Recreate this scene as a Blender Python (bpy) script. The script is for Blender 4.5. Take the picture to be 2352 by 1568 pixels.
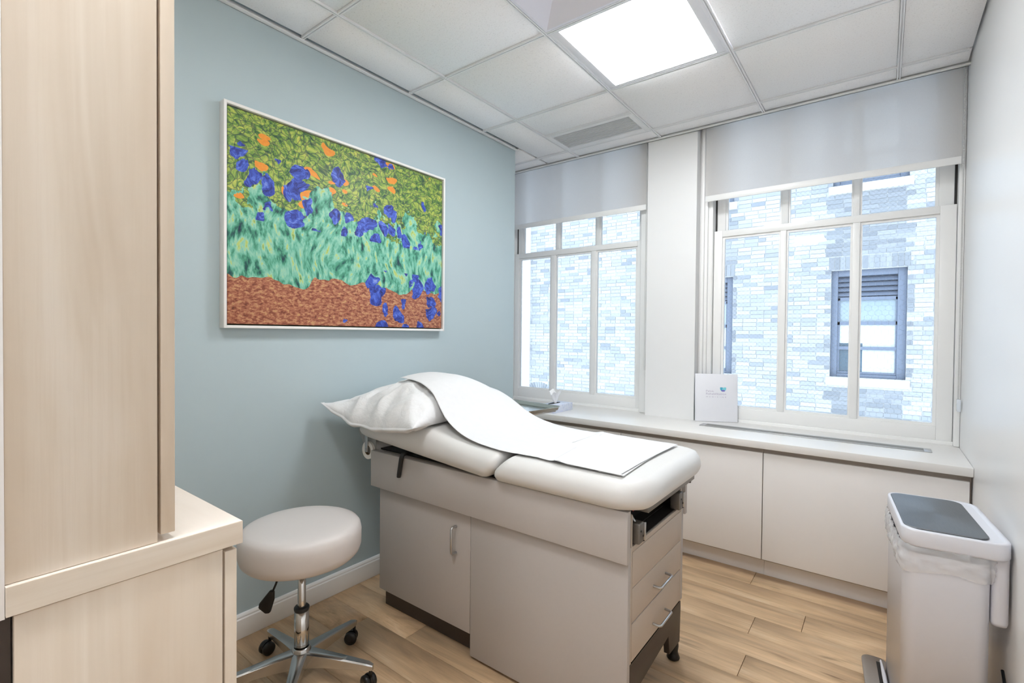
import bpy, bmesh, math, random
from mathutils import Vector, Matrix, noise
for o in list(bpy.data.objects): bpy.data.objects.remove(o)
sc = bpy.context.scene
COL = sc.collection
PI = math.pi
def L(r, g, b, a=1.0):
    f = lambda c: (c/255/12.92 if c/255 <= .04045 else ((c/255+.055)/1.055)**2.4)
    return (f(r), f(g), f(b), a)

# ---------------- camera, world, light, exposure ----------------
CAMH = 1.252
cam = bpy.data.objects.new('camera', bpy.data.cameras.new('camera')); COL.objects.link(cam)
RR = [[0.7952991, 0.6061474, 0.0091997], [0.0165235, -0.0065049, -0.9998423], [-0.605992, 0.7953257, -0.015189]]
mw = Matrix(((RR[0][0], -RR[1][0], -RR[2][0], 0), (RR[0][1], -RR[1][1], -RR[2][1], 0), (RR[0][2], -RR[1][2], -RR[2][2], CAMH), (0, 0, 0, 1)))
cam.matrix_world = mw
cam.data.sensor_width = 36; cam.data.lens = 1118.738/2352*36; cam.data.clip_start = .02; cam.data.clip_end = 200
sc.camera = cam
sc.view_settings.view_transform = 'Standard'; sc.view_settings.look = 'None'; sc.view_settings.gamma = 1
sc.view_settings.use_curve_mapping = False
sc.view_settings.exposure = 0.93
w = bpy.data.worlds.new('overcast_sky'); sc.world = w; w.use_nodes = True
bgn = w.node_tree.nodes['Background']
bgn.inputs[0].default_value = (.80, .895, 1.0, 1); bgn.inputs[1].default_value = 2.4
LAMP = 13.0          # radiance of the lit ceiling troffer lens
LAMP_FILL = 15.0     # lens radiance of the added, unseen fill troffers behind the camera
sc.cycles.max_bounces = 10; sc.cycles.diffuse_bounces = 6; sc.cycles.transparent_max_bounces = 16
sc.cycles.caustics_reflective = False; sc.cycles.caustics_refractive = False
sc.cycles.sample_clamp_indirect = 8

# ---------------- material helpers ----------------
class NT:
    def __init__(s, name):
        s.m = bpy.data.materials.new(name); s.m.use_nodes = True; s.t = s.m.node_tree
        s.b = s.t.nodes['Principled BSDF']
    def n(s, typ, _in=None, **kw):
        nd = s.t.nodes.new('ShaderNode'+typ)
        for k, v in kw.items(): setattr(nd, k, v)
        for k, v in (_in or {}).items():
            if isinstance(v, (bpy.types.NodeSocket,)): s.t.links.new(v, nd.inputs[k])
            else: nd.inputs[k].default_value = v
        return nd
    def math(s, op, a, b=0.0, c=0.0, clamp=False):
        nd = s.n('Math', operation=op, use_clamp=clamp)
        for i, v in enumerate((a, b, c)):
            if isinstance(v, bpy.types.NodeSocket): s.t.links.new(v, nd.inputs[i])
            else: nd.inputs[i].default_value = v
        return nd.outputs[0]
    def mix(s, fac, a, b, blend='MIX'):
        nd = s.n('MixRGB', blend_type=blend)
        for i, v in enumerate((fac, a, b)):
            if isinstance(v, bpy.types.NodeSocket): s.t.links.new(v, nd.inputs[i])
            else: nd.inputs[i].default_value = v
        return nd.outputs[0]
    def ramp(s, fac, stops, interp='LINEAR'):
        nd = s.n('ValToRGB'); s.t.links.new(fac, nd.inputs[0]); nd.color_ramp.interpolation = interp
        el = nd.color_ramp.elements
        while len(el) < len(stops): el.new(.5)
        for e, (p, c) in zip(el, stops): e.position = p; e.color = c if len(c) == 4 else (*c, 1)
        return nd.outputs[0]
    def set(s, **kw):
        for k, v in kw.items():
            k = k.replace('_', ' ')
            if isinstance(v, bpy.types.NodeSocket): s.t.links.new(v, s.b.inputs[k])
            else: s.b.inputs[k].default_value = v
        return s
    def coord(s, kind='Object', scale=(1, 1, 1), loc=(0, 0, 0), rot=(0, 0, 0)):
        tc = s.n('TexCoord'); mp = s.n('Mapping', {'Vector': tc.outputs[kind], 'Scale': scale, 'Location': loc, 'Rotation': rot})
        return mp.outputs[0]
    def noise(s, vec, scale=5, detail=3, rough=.5, dist=0.0, out=0):
        nd = s.n('TexNoise', {'Vector': vec, 'Scale': scale, 'Detail': detail, 'Roughness': rough, 'Distortion': dist})
        return nd.outputs[out]
    def bump(s, h, strength=.2, dist=.002):
        nd = s.n('Bump', {'Height': h, 'Strength': strength, 'Distance': dist})
        s.t.links.new(nd.outputs[0], s.b.inputs['Normal'])

def simple(name, col, rough=.5, metal=0.0, var=.03, scale=8, bump=0.0, bscale=200, **kw):
    """plain painted / moulded surface with a faint procedural mottle and fine relief"""
    s = NT(name); v = s.coord()
    n = s.noise(v, scale, 3)
    c = s.mix(n, tuple(x*(1-var) for x in col[:3])+(1,), tuple(min(1, x*(1+var)) for x in col[:3])+(1,))
    s.set(Base_Color=c, Roughness=rough, Metallic=metal, **kw)
    if bump: s.bump(s.noise(v, bscale, 2), bump, .001)
    return s.m

M = {}
M['blue'] = simple('blue_wall_paint', L(180, 196, 201), .55, var=.012, bump=.08, bscale=300)
M['white_wall'] = simple('white_wall_paint', L(234, 234, 234), .32, var=.01, bump=.06, bscale=250)
M['white_trim'] = simple('white_gloss_paint', L(240, 240, 239), .3, var=.01)
M['grid'] = simple('ceiling_grid_metal', L(238, 239, 241), .4)
M['dark_gap'] = simple('dark_gap', L(40, 38, 38), .8)
M['ledge'] = simple('white_ledge_laminate', L(232, 230, 227), .3, var=.01)
M['door'] = simple('warm_white_laminate', L(236, 233, 231), .45, var=.012)
M['recess'] = simple('grey_recess', L(170, 160, 150), .6)
M['greige'] = simple('greige_laminate', L(180, 174, 170), .5, var=.02, scale=120, bump=.05, bscale=500)
M['greige_d'] = simple('greige_drawer_laminate', L(186, 173, 160), .5, var=.02, scale=120, bump=.05, bscale=500)
M['vinyl'] = simple('cream_vinyl', L(214, 213, 211), .42, var=.012, bump=.12, bscale=350)
M['stool_vinyl'] = simple('stool_vinyl', L(208, 202, 199), .42, var=.012, bump=.12, bscale=400)
M['kick'] = simple('dark_brown_base', L(62, 52, 46), .5)
M['black'] = simple('black_plastic', L(24, 23, 24), .38)
M['cavity'] = simple('black_cavity_steel', L(38, 34, 32), .45)
M['chrome'] = simple('polished_chrome', L(205, 203, 200), .12, 1.0)
M['alu'] = simple('polished_aluminium', L(196, 196, 196), .22, 1.0, var=.06, scale=30)
M['steel'] = simple('brushed_steel', L(190, 190, 190), .32, 1.0)
M['cast'] = simple('cast_grey_metal', L(128, 124, 120), .42, .7, var=.08, scale=90)
M['tray'] = simple('tray_stainless', L(182, 182, 174), .2, 1.0)
M['lid_steel'] = NT('brushed_lid_steel').m
s = NT('brushed_lid'); v = s.coord(scale=(400, 8, 8)); n = s.noise(v, 3, 2)
s.set(Base_Color=s.mix(n, L(112, 114, 117), L(134, 136, 138)), Metallic=1.0, Roughness=.42, Anisotropic=.5); M['lid_steel'] = s.m
M['can'] = simple('white_steel_can', L(220, 221, 228), .35, var=.01)
M['frame_white'] = simple('white_picture_frame', L(238, 236, 233), .4)
M['frame_in'] = simple('dark_frame_inset', L(70, 74, 50), .7)
M['paperroll'] = simple('paper_roll', L(236, 233, 228), .8)
M['card'] = simple('brown_card_core', L(122, 100, 70), .8)
M['grey_metal'] = simple('grey_painted_bracket', L(160, 160, 158), .4, .3)
M['sill_stone'] = simple('pale_stone_sill', L(186, 186, 184), .8, var=.06, scale=20)
M['extframe'] = simple('grey_window_paint', L(94, 102, 117), .6, var=.08, scale=15)
M['extframe_d'] = simple('dark_louver_paint', L(66, 74, 88), .6)
M['stone'] = simple('grey_stone_block', L(94, 103, 118), .85, var=.2, scale=6, bump=.5, bscale=20)
M['mortar'] = simple('pale_mortar', L(172, 172, 172), .9, var=.05, scale=6)
M['wire'] = simple('wire_in_glass', L(150, 156, 164), .5, .2)
M['red'] = simple('red_sticker', L(200, 60, 60), .5)
M['logo_a'] = simple('logo_teal', L(74, 172, 200), .5)
M['logo_b'] = simple('logo_aqua', L(130, 212, 222), .5)
M['logo_c'] = simple('logo_purple', L(120, 110, 190), .5)
M['ink'] = simple('grey_lilac_ink', L(186, 180, 198), .6)
M['binder'] = simple('white_card', L(233, 234, 240), .3)
M['bead'] = simple('chain_bead_plastic', L(206, 206, 204), .4)
M['clear'] = simple('clear_plastic', L(226, 232, 240), .15)
M['cable'] = simple('black_cable', L(18, 18, 20), .5)

# paper (thin, slightly translucent look comes from a soft sheen)
s = NT('exam_paper'); v = s.coord(); n = s.noise(v, 40, 3)
s.set(Base_Color=s.mix(n, L(214, 214, 215), L(221, 221, 222)), Roughness=.75)
wr = s.noise(s.coord(scale=(1, .35, 1)), 22, 4, .55); s.bump(wr, .18, .006); M['paper'] = s.m
s = NT('pillow_cover'); v = s.coord(); n = s.noise(v, 30, 3)
s.set(Base_Color=s.mix(n, L(220, 220, 221), L(230, 230, 231)), Roughness=.7); s.bump(s.noise(v, 16, 5, .6, .6), .45, .012); M['pillow'] = s.m
s = NT('tissue'); s.set(Base_Color=L(250, 250, 250), Roughness=.9); M['tissue'] = s.m
s = NT('tissue_box_print'); v = s.coord(scale=(1, 1, 1)); n = s.noise(v, 45, 4, .6)
s.set(Base_Color=s.ramp(n, [(.35, L(196, 204, 226)), (.5, L(218, 224, 236)), (.65, L(205, 210, 238))]), Roughness=.4); M['tbox'] = s.m

# ceiling tile: mineral fibre
s = NT('ceiling_tile_fibre'); v = s.coord()
info = s.n('ObjectInfo'); v2 = s.n('VectorMath', {0: v, 1: info.outputs['Random']}, operation='ADD').outputs[0]
n = s.noise(v2, 160, 3, .7); n2 = s.noise(v2, 60, 2)
c = s.ramp(n, [(.28, L(222, 222, 223)), (.42, L(248, 248, 249)), (.7, L(251, 251, 252))])
s.set(Base_Color=c, Roughness=.9); s.bump(s.math('ADD', n, n2), .25, .002); M['tile'] = s.m

# pale maple laminate, grain along Z
def maple(name, vert=True):
    s = NT(name)
    v = s.coord(scale=(1, 1, .16) if vert else (.9, .16, 1))
    warp = s.noise(v, 2.2, 2, .5, .3)
    vv = s.n('VectorMath', {0: v, 1: (0, 0, 0)}, operation='ADD').outputs[0]
    big = s.noise(vv, 7, 3, .5, 1.3)
    fine = s.noise(s.coord(scale=(60, 60, 1.6) if vert else (60, 1.6, 60)), 2.5, 4, .65)
    ring = s.n('TexWave', {'Vector': v, 'Scale': 2.2, 'Distortion': 9.0, 'Detail': 2.5, 'Detail Scale': .9, 'Detail Roughness': .5}, wave_type='BANDS', bands_direction='Y').outputs[1]
    c1 = s.ramp(big, [(.3, L(208, 192, 172)), (.5, L(224, 212, 196)), (.72, L(231, 221, 208))])
    c2 = s.mix(s.math('MULTIPLY', ring, .42), c1, L(204, 184, 160))
    c3 = s.mix(s.math('MULTIPLY', s.math('SUBTRACT', fine, .45, clamp=True), 1.2, clamp=True), c2, L(210, 194, 174))
    # small dark flecks along the grain
    vo = s.n('TexVoronoi', {'Vector': s.coord(scale=(9, 9, 1.3) if vert else (9, 1.3, 9)), 'Scale': 1.4})
    fl = s.math('LESS_THAN', vo.outputs['Distance'], .045)
    c4 = s.mix(s.math('MULTIPLY', fl, .45), c3, L(128, 104, 82))
    s.set(Base_Color=c4, Roughness=.5)
    return s.m
M['maple'] = maple('pale_maple_vertical'); M['maple_h'] = maple('pale_maple_horizontal', False)
s = NT('white_counter_top'); n = s.noise(s.coord(scale=(1, 6, 1)), 8, 3)
s.set(Base_Color=s.mix(n, L(226, 214, 202), L(236, 226, 216)), Roughness=.45); M['counter'] = s.m

# oak plank, grain along X, every plank shifted by its own random number
s = NT('oak_plank'); tc = s.n('TexCoord'); info = s.n('ObjectInfo')
off = s.n('CombineXYZ', {0: s.math('MULTIPLY', info.outputs['Random'], 37.0), 1: s.math('MULTIPLY', info.outputs['Random'], 91.0), 2: s.math('MULTIPLY', info.outputs['Random'], 13.0)}).outputs[0]
vs = s.n('VectorMath', {0: tc.outputs['Object'], 1: off}, operation='ADD').outputs[0]
va = s.n('VectorMath', {0: vs, 1: (1.1, 8.0, 1)}, operation='MULTIPLY').outputs[0]
vb = s.n('VectorMath', {0: vs, 1: (3.0, 105.0, 1)}, operation='MULTIPLY').outputs[0]
vc = s.n('VectorMath', {0: vs, 1: (2.4, 9.0, 1)}, operation='MULTIPLY').outputs[0]
cloud = s.noise(va, 1.6, 4, .55, .9); fine = s.noise(vb, 1.6, 4, .7, .4)
col = s.ramp(cloud, [(.26, L(166, 140, 114)), (.40, L(200, 170, 136)), (.55, L(219, 187, 149)), (.75, L(232, 207, 174))])
col = s.mix(s.math('MULTIPLY', s.math('SUBTRACT', fine, .46, clamp=True), 2.0, clamp=True), col, L(178, 146, 112))
vo = s.n('TexVoronoi', {'Vector': s.n('VectorMath', {0: vc, 1: s.noise(va, 3, 2, out=1)}, operation='ADD').outputs[0], 'Scale': .8})
knot = s.ramp(vo.outputs['Distance'], [(.0, (1, 1, 1, 1)), (.06, (.75, .75, .75, 1)), (.20, (0, 0, 0, 1))])
col = s.mix(s.math('MULTIPLY', knot, .75), col, L(92, 66, 46))
rnd = s.ramp(info.outputs['Random'], [(0, (.95, .945, .94, 1)), (.5, (1, 1, 1, 1)), (1, (1.0, .98, .95, 1))])
col = s.mix(1.0, col, rnd, 'MULTIPLY')
s.set(Base_Color=col, Roughness=.42); s.bump(fine, .12, .001); M['oak'] = s.m

# bricks outside
s = NT('pale_brick'); geo = s.n('NewGeometry'); info = s.n('ObjectInfo')
r = s.math('FRACT', s.math('ADD', geo.outputs['Random Per Island'], s.math('MULTIPLY', info.outputs['Random'], 7.0)))
n = s.noise(s.coord('Object'), 9, 4, .6)
c = s.ramp(r, [(0, L(118, 122, 128)), (.12, L(136, 139, 143)), (.4, L(150, 151, 153)), (.8, L(163, 163, 163)), (1, L(143, 146, 150))])
s.set(Base_Color=s.mix(s.math('MULTIPLY', n, .25), c, L(138, 139, 142)), Roughness=.9); M['brick'] = s.m
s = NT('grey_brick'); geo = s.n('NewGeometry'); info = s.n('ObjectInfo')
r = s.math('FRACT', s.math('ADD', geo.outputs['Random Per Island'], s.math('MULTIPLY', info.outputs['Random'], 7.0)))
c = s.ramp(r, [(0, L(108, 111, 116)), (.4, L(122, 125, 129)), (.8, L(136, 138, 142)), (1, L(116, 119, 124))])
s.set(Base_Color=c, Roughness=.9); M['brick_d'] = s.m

# window glass: thin sheet, clear with a fresnel mirror
def glass(name, tint=(.93, .97, 1, 1), k=1.0):
    s = NT(name); s.t.nodes.remove(s.b)
    tr = s.n('BsdfTransparent', {0: tint}); gl = s.n('BsdfGlossy', {'Roughness': .02}); fr = s.n('Fresnel', {0: 1.35})
    mx = s.n('MixShader', {0: s.math('MULTIPLY', fr.outputs[0], k), 1: tr.outputs[0], 2: gl.outputs[0]})
    s.t.links.new(mx.outputs[0], s.t.nodes['Material Output'].inputs[0]); return s.m
M['glass'] = glass('window_glass')
s = NT('far_pane'); n = s.noise(s.coord(scale=(1, 1, 1)), 1.2, 1)
s.set(Base_Color=s.mix(n, L(112, 128, 138), L(150, 158, 162)), Roughness=.12, Specular_IOR_Level=.9); M['farpane'] = s.m  # light blue base colour stands in for sky mirrored in the panes
s = NT('far_pane_sky_tone'); n = s.noise(s.coord(), .9, 1)
s.set(Base_Color=s.mix(n, L(168, 174, 177), L(184, 186, 187)), Roughness=.3); M['farsky'] = s.m  # brighter base colour, reflected sky painted into the pane
s = NT('far_pane_dark'); s.set(Base_Color=L(78, 92, 102), Roughness=.2); M['fardark'] = s.m

# roller shade: screen fabric that lets some of the view and much light through
s = NT('shade_fabric'); s.t.nodes.remove(s.b)
wv = s.noise(s.coord(scale=(1, 1, 1)), 350, 2)
colr = s.mix(wv, L(236, 233, 230), L(244, 242, 240))
df = s.n('BsdfDiffuse', {0: colr}); tl = s.n('BsdfTranslucent', {0: colr}); tr = s.n('BsdfTransparent', {0: (.95, .97, 1, 1)})
m1 = s.n('MixShader', {0: .60, 1: df.outputs[0], 2: tl.outputs[0]}); m2 = s.n('MixShader', {0: .19, 1: m1.outputs[0], 2: tr.outputs[0]})
s.t.links.new(m2.outputs[0], s.t.nodes['Material Output'].inputs[0]); M['shade'] = s.m
# thin bag film
s = NT('bag_film'); s.t.nodes.remove(s.b)
tr = s.n('BsdfTransparent', {0: (1, 1, 1, 1)}); df = s.n('BsdfPrincipled', {'Base Color': L(240, 240, 242), 'Roughness': .2})
m1 = s.n('MixShader', {0: .5, 1: tr.outputs[0], 2: df.outputs[0]})
s.t.links.new(m1.outputs[0], s.t.nodes['Material Output'].inputs[0]); M['film'] = s.m
def emis(name, col, st):
    s = NT(name); s.set(Base_Color=(.9, .9, .9, 1), Emission_Color=col, Emission_Strength=st, Roughness=.5); return s.m
M['lens'] = emis('lit_lens', (.955, .98, 1, 1), LAMP)
M['lens_fill'] = emis('fill_lens', (.95, .975, 1, 1), LAMP_FILL)  # glow of the fill troffers added out of view
M['troffer'] = simple('troffer_white', L(232, 233, 238), .35)
M['diffuser'] = simple('diffuser_white', L(226, 226, 236), .4)

# abstract meadow print: plain bands and flecks of colour in the tones of the wall picture
s = NT('abstract_print'); tc = s.n('TexCoord'); sep = s.n('SeparateXYZ', {0: tc.outputs['Object']})
U = s.math('DIVIDE', s.math('SUBTRACT', sep.outputs[1], 0.0), 1.16); V = s.math('DIVIDE', sep.outputs[2], .85)
P = s.n('CombineXYZ', {0: s.math('MULTIPLY', U, 1.37), 1: V, 2: 0.0}).outputs[0]
def sc_(vec, sx, sy, rot=0.0): return s.n('Mapping', {'Vector': vec, 'Scale': (sx, sy, 1), 'Rotation': (0, 0, rot)}).outputs[0]
wn = s.noise(P, 4.5, 3, .5, out=1)
Pw = s.n('VectorMath', {0: P, 1: s.n('VectorMath', {0: wn, 1: (.16, .16, 0)}, operation='MULTIPLY').outputs[0]}, operation='ADD').outputs[0]
gn = s.noise(sc_(Pw, 1, 1.4), 26, 4, .65, .8)
green = s.ramp(gn, [(.26, L(30, 58, 60)), (.38, L(64, 108, 56)), (.48, L(124, 156, 70)), (.60, L(176, 190, 88)), (.78, L(220, 208, 96))])
ve = s.n('TexVoronoi', {'Vector': Pw, 'Scale': 34}, feature='DISTANCE_TO_EDGE').outputs[0]
green = s.mix(s.math('MULTIPLY', s.math('LESS_THAN', ve, .06), .6), green, L(30, 48, 70))
# orange flecks in the upper left
vo = s.n('TexVoronoi', {'Vector': sc_(Pw, 9, 16), 'Scale': 1.0})
om = s.math('MULTIPLY', s.math('LESS_THAN', vo.outputs[0], .36), s.math('LESS_THAN', s.n('SeparateXYZ', {0: vo.outputs[1]}).outputs[0], .42))
fall = s.math('SUBTRACT', V, s.math('MULTIPLY', U, .55)); om = s.math('MULTIPLY', om, s.math('GREATER_THAN', fall, .42))
green = s.mix(om, green, s.mix(s.noise(Pw, 60, 2), L(224, 120, 42), L(238, 170, 60)))
# teal strokes through the middle
Pl = s.n('VectorMath', {0: P, 1: s.n('VectorMath', {0: s.noise(P, 2.2, 2, .5, out=1), 1: (.24, .2, 0)}, operation='MULTIPLY').outputs[0]}, operation='ADD').outputs[0]
wvn = s.math('ADD', s.math('MULTIPLY', s.noise(sc_(Pl, 1, .42, .7), 30, 4, .6), .6), s.math('MULTIPLY', s.noise(sc_(Pl, 1, .5, -.5), 24, 3, .6), .4))
teal = s.ramp(wvn, [(.34, L(24, 44, 66)), (.40, L(34, 96, 88)), (.45, L(72, 150, 120)), (.50, L(112, 186, 160)), (.56, L(150, 206, 182)), (.60, L(190, 206, 110)), (.66, L(64, 138, 96))])
tm = s.math('MULTIPLY', s.math('LESS_THAN', s.math('ADD', V, s.math('MULTIPLY', s.noise(P, 5, 4, .65), .8)), 1.02), 1.0)
pic = s.mix(tm, green, teal)
# russet ground along the bottom
rn = s.noise(sc_(P, .5, 1, .2), 75, 4, .75, .4)
rus = s.ramp(rn, [(.28, L(84, 44, 36)), (.42, L(140, 76, 54)), (.52, L(178, 112, 84)), (.62, L(206, 160, 116)), (.72, L(196, 156, 84)), (.84, L(104, 112, 74))])
edge = s.math('ADD', s.math('ADD', V, s.math('MULTIPLY', s.math('ABSOLUTE', s.math('SUBTRACT', U, .3)), -.08)), s.math('MULTIPLY', s.noise(P, 3.2, 3, .5), .42))
pic = s.mix(s.math('LESS_THAN', edge, .42), pic, rus)
# blue dabs: a broken band above the middle and a cluster low on the right
def dabs(scale, rmax, thr, mask, pic, seed):
    vv = s.n('TexVoronoi', {'Vector': s.n('Mapping', {'Vector': Pw, 'Location': (seed, seed*.7, 0), 'Scale': (1, .9, 1)}).outputs[0], 'Scale': scale, 'Randomness': .9})
    keep = s.math('LESS_THAN', s.n('SeparateXYZ', {0: vv.outputs[1]}).outputs[1], thr)
    dd = s.math('ADD', vv.outputs[0], s.math('MULTIPLY', s.noise(Pw, 22, 3), .35))
    k = s.math('MULTIPLY', s.math('MULTIPLY', s.math('LESS_THAN', dd, rmax), keep), mask)
    blue = s.ramp(s.noise(Pw, 26, 4, .7, 1.0), [(.32, L(24, 24, 74)), (.45, L(42, 58, 150)), (.58, L(70, 100, 204)), (.72, L(146, 166, 222))])
    return s.mix(k, pic, blue)
band = s.math('MULTIPLY', s.math('GREATER_THAN', V, .50), s.math('LESS_THAN', V, .82))
pic = dabs(12.0, .62, .60, band, pic, 2.0); pic = dabs(8.0, .56, .42, s.math('GREATER_THAN', V, .46), pic, 5.1)
low = s.math('MULTIPLY', s.math('LESS_THAN', V, .34), s.math('GREATER_THAN', s.math('SUBTRACT', U, s.math('MULTIPLY', V, .5)), .42))
pic = dabs(10.0, .66, .85, low, pic, 7.3)
s.set(Base_Color=pic, Roughness=.5); s.bump(s.noise(Pw, 60, 3), .3, .002); M['print'] = s.m

# ---------------- mesh helpers ----------------
class MB:
    def __init__(s): s.v = []; s.f = []; s.sm = []
    def add(s, vs, fs, smooth=False):
        b = len(s.v); s.v += [tuple(v) for v in vs]; s.f += [tuple(b+i for i in f) for f in fs]; s.sm += [smooth]*len(fs); return s
    def box(s, x0, y0, z0, x1, y1, z1):
        x0, x1 = sorted((x0, x1)); y0, y1 = sorted((y0, y1)); z0, z1 = sorted((z0, z1))
        vs = [(x, y, z) for z in (z0, z1) for y in (y0, y1) for x in (x0, x1)]
        return s.add(vs, [(0, 2, 3, 1), (4, 5, 7, 6), (0, 1, 5, 4), (2, 6, 7, 3), (0, 4, 6, 2), (1, 3, 7, 5)])
    def prism(s, pts, axis, a, b):
        """polygon pts (2D) extruded along axis from a to b"""
        def P(p, t):
            if axis == 'x': return (t, p[0], p[1])
            if axis == 'y': return (p[0], t, p[1])
            return (p[0], p[1], t)
        n = len(pts)
        return s.add([P(p, a) for p in pts]+[P(p, b) for p in pts],
                     [tuple(range(n)), tuple(range(2*n-1, n-1, -1))]+[(i, i+n, (i+1) % n+n, (i+1) % n) for i in range(n)])
    def tube(s, path, r, seg=10, closed=False, caps=True, smooth=True):
        path = [Vector(p) for p in path]; n = len(path); rr = r if isinstance(r, (list, tuple)) else [r]*n
        vs = []; up = None
        for i, p in enumerate(path):
            if closed: d = path[(i+1) % n]-path[i-1]
            else: d = path[min(i+1, n-1)]-path[max(i-1, 0)]
            d.normalize()
            if up is None: up = Vector((0, 0, 1)) if abs(d.z) < .9 else Vector((1, 0, 0))
            a = d.cross(up); 
            if a.length < 1e-6: a = d.cross(Vector((1, 0, 0)))
            a.normalize(); b = a.cross(d); up = b
            for k in range(seg):
                t = 2*PI*k/seg; vs.append(p+(a*math.cos(t)+b*math.sin(t))*rr[i])
        fs = []; m = n if closed else n-1
        for i in range(m):
            for k in range(seg):
                j = (i+1) % n; fs.append((i*seg+k, i*seg+(k+1) % seg, j*seg+(k+1) % seg, j*seg+k))
        s.add(vs, fs, smooth)
        if caps and not closed:
            s.add(vs[:seg], [tuple(range(seg-1, -1, -1))]); s.add(vs[-seg:], [tuple(range(seg))])
        return s
    def lathe(s, prof, c=(0, 0, 0), seg=32, axis='z', smooth=True):
        vs = []
        for r, h in prof:
            for k in range(seg):
                t = 2*PI*k/seg; a, b = r*math.cos(t), r*math.sin(t)
                vs.append((c[0]+a, c[1]+b, c[2]+h) if axis == 'z' else ((c[0]+a, c[1]+h, c[2]+b) if axis == 'y' else (c[0]+h, c[1]+a, c[2]+b)))
        fs = [(i*seg+k, i*seg+(k+1) % seg, (i+1)*seg+(k+1) % seg, (i+1)*seg+k) for i in range(len(prof)-1) for k in range(seg)]
        return s.add(vs, fs, smooth)
    def grid(s, fn, nu, nv, smooth=True, closeu=False):
        vs = [fn(i/(nu if closeu else nu-1), j/(nv-1)) for i in range(nu) for j in range(nv)]
        m = nu if closeu else nu-1
        return s.add(vs, [(i*nv+j, ((i+1) % nu)*nv+j, ((i+1) % nu)*nv+j+1, i*nv+j+1) for i in range(m) for j in range(nv-1)], smooth)
    def mesh(s, name, mat, off=(0, 0, 0), bevel=0, bseg=2, weld=False):
        me = bpy.data.meshes.new(name); ox, oy, oz = off
        me.from_pydata([(x-ox, y-oy, z-oz) for x, y, z in s.v], [], s.f)
        me.polygons.foreach_set('use_smooth', s.sm)
        bm = bmesh.new(); bm.from_mesh(me)
        if weld: bmesh.ops.remove_doubles(bm, verts=bm.verts, dist=1e-5)
        bmesh.ops.recalc_face_normals(bm, faces=bm.faces)
        if bevel:
            es = [e for e in bm.edges if len(e.link_faces) == 2 and e.calc_face_angle(0) > .6]
            bmesh.ops.bevel(bm, geom=es, offset=bevel, segments=bseg, affect='EDGES', profile=.5, clamp_overlap=True)
            for f in bm.faces: f.smooth = True
        bm.to_mesh(me); bm.free()
        if bevel:
            try: me.set_sharp_from_angle(angle=math.radians(50))
            except Exception: pass
        for m in (mat if isinstance(mat, (list, tuple)) else [mat]): me.materials.append(m)
        return me
def lerp(a, b, t): return a+(b-a)*t
def wl(o):
    v = Vector((0, 0, 0))
    while o is not None: v += o.location; o = o.parent
    return v
def obj(name, mb, mat, parent=None, bevel=0, bseg=2, weld=False, local=False, origin=None):
    """link mb as ONE object; coordinates are world ones unless local"""
    off = (0, 0, 0); loc = (0, 0, 0)
    if parent is not None and not local: off = tuple(wl(parent))
    if origin is not None: off = origin; loc = tuple(Vector(origin)-(wl(parent) if parent is not None else Vector((0, 0, 0))))
    me = mb.mesh(name, mat, off, bevel, bseg, weld)
    o = bpy.data.objects.new(name, me); COL.objects.link(o); o.parent = parent; o.location = loc
    return o
def inst(name, me, loc, parent=None, rot=(0, 0, 0), scale=(1, 1, 1)):
    o = bpy.data.objects.new(name, me); COL.objects.link(o); o.parent = parent; o.location = loc; o.rotation_euler = rot; o.scale = scale; return o
def thing(name, label, cat, loc=(0, 0, 0), rotz=0.0, group=None):
    o = bpy.data.objects.new(name, None); COL.objects.link(o); o.location = loc; o.rotation_euler = (0, 0, rotz); o.empty_display_size = .1
    o['label'] = label; o['category'] = cat
    if group: o['group'] = group
    return o
def tag(o, label, cat, group=None):
    o['label'] = label; o['category'] = cat
    if group: o['group'] = group
    return o
def struct(name, label=None, cat=None, loc=(0, 0, 0)):
    o = bpy.data.objects.new(name, None); COL.objects.link(o); o.location = loc; o['kind'] = 'structure'
    if label: o['label'] = label
    if cat: o['category'] = cat
    return o
def structm(name, mb, mat, label, cat, **kw):
    o = obj(name, mb, mat, **kw); o['kind'] = 'structure'; o['label'] = label; o['category'] = cat; return o

# ================= THE ROOM =================
CZ = 2.542; XL = -2.078; XR = .305; YW = 3.14; YB = -2.4
structm('wall_left', MB().box(XL-.12, .03, 0, XL, 2.745, CZ+.2), M['blue'], 'soft blue painted wall behind the picture and exam table', 'wall')
structm('wall_right', MB().box(XR, YB, 0, XR+.12, 3.5, CZ+.2), M['white_wall'], 'glossy white wall on the right behind the bin', 'wall')
structm('wall_alcove', MB().box(-2.62, 2.5, 0, -2.5, 3.5, CZ+.2).box(-2.5, 2.5, 0, XL-.12, 2.6, CZ+.2), M['white_wall'], 'white side of the recess past the end of the blue wall', 'wall')
wf = MB()
wf.box(-2.62, 3.27, -.02, XR+.12, 3.50, .70)          # under the windows
wf.box(-2.62, 3.27, 2.66, XR+.12, 3.50, 2.9)          # above
wf.box(-1.265, YW, 0, -.945, 3.5, 2.8)                # pillar
wf.box(-2.62, 3.2, 0, -2.47, 3.5, 2.8)
wf.box(.288, 3.26, 0, XR+.12, 3.5, 2.8)
structm('wall_far', wf, M['white_wall'], 'white window wall with a plain pillar between the two windows', 'wall')
structm('wall_back', MB().box(-1.0, YB-.12, 0, XR+.12, YB, CZ+.2).box(XL-.12, -.09, 0, -.94, .03, CZ+.2).box(-1.06, YB, 0, -.94, -.09, CZ+.2), M['white_wall'], 'white walls of the entrance behind the camera', 'wall')
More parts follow.
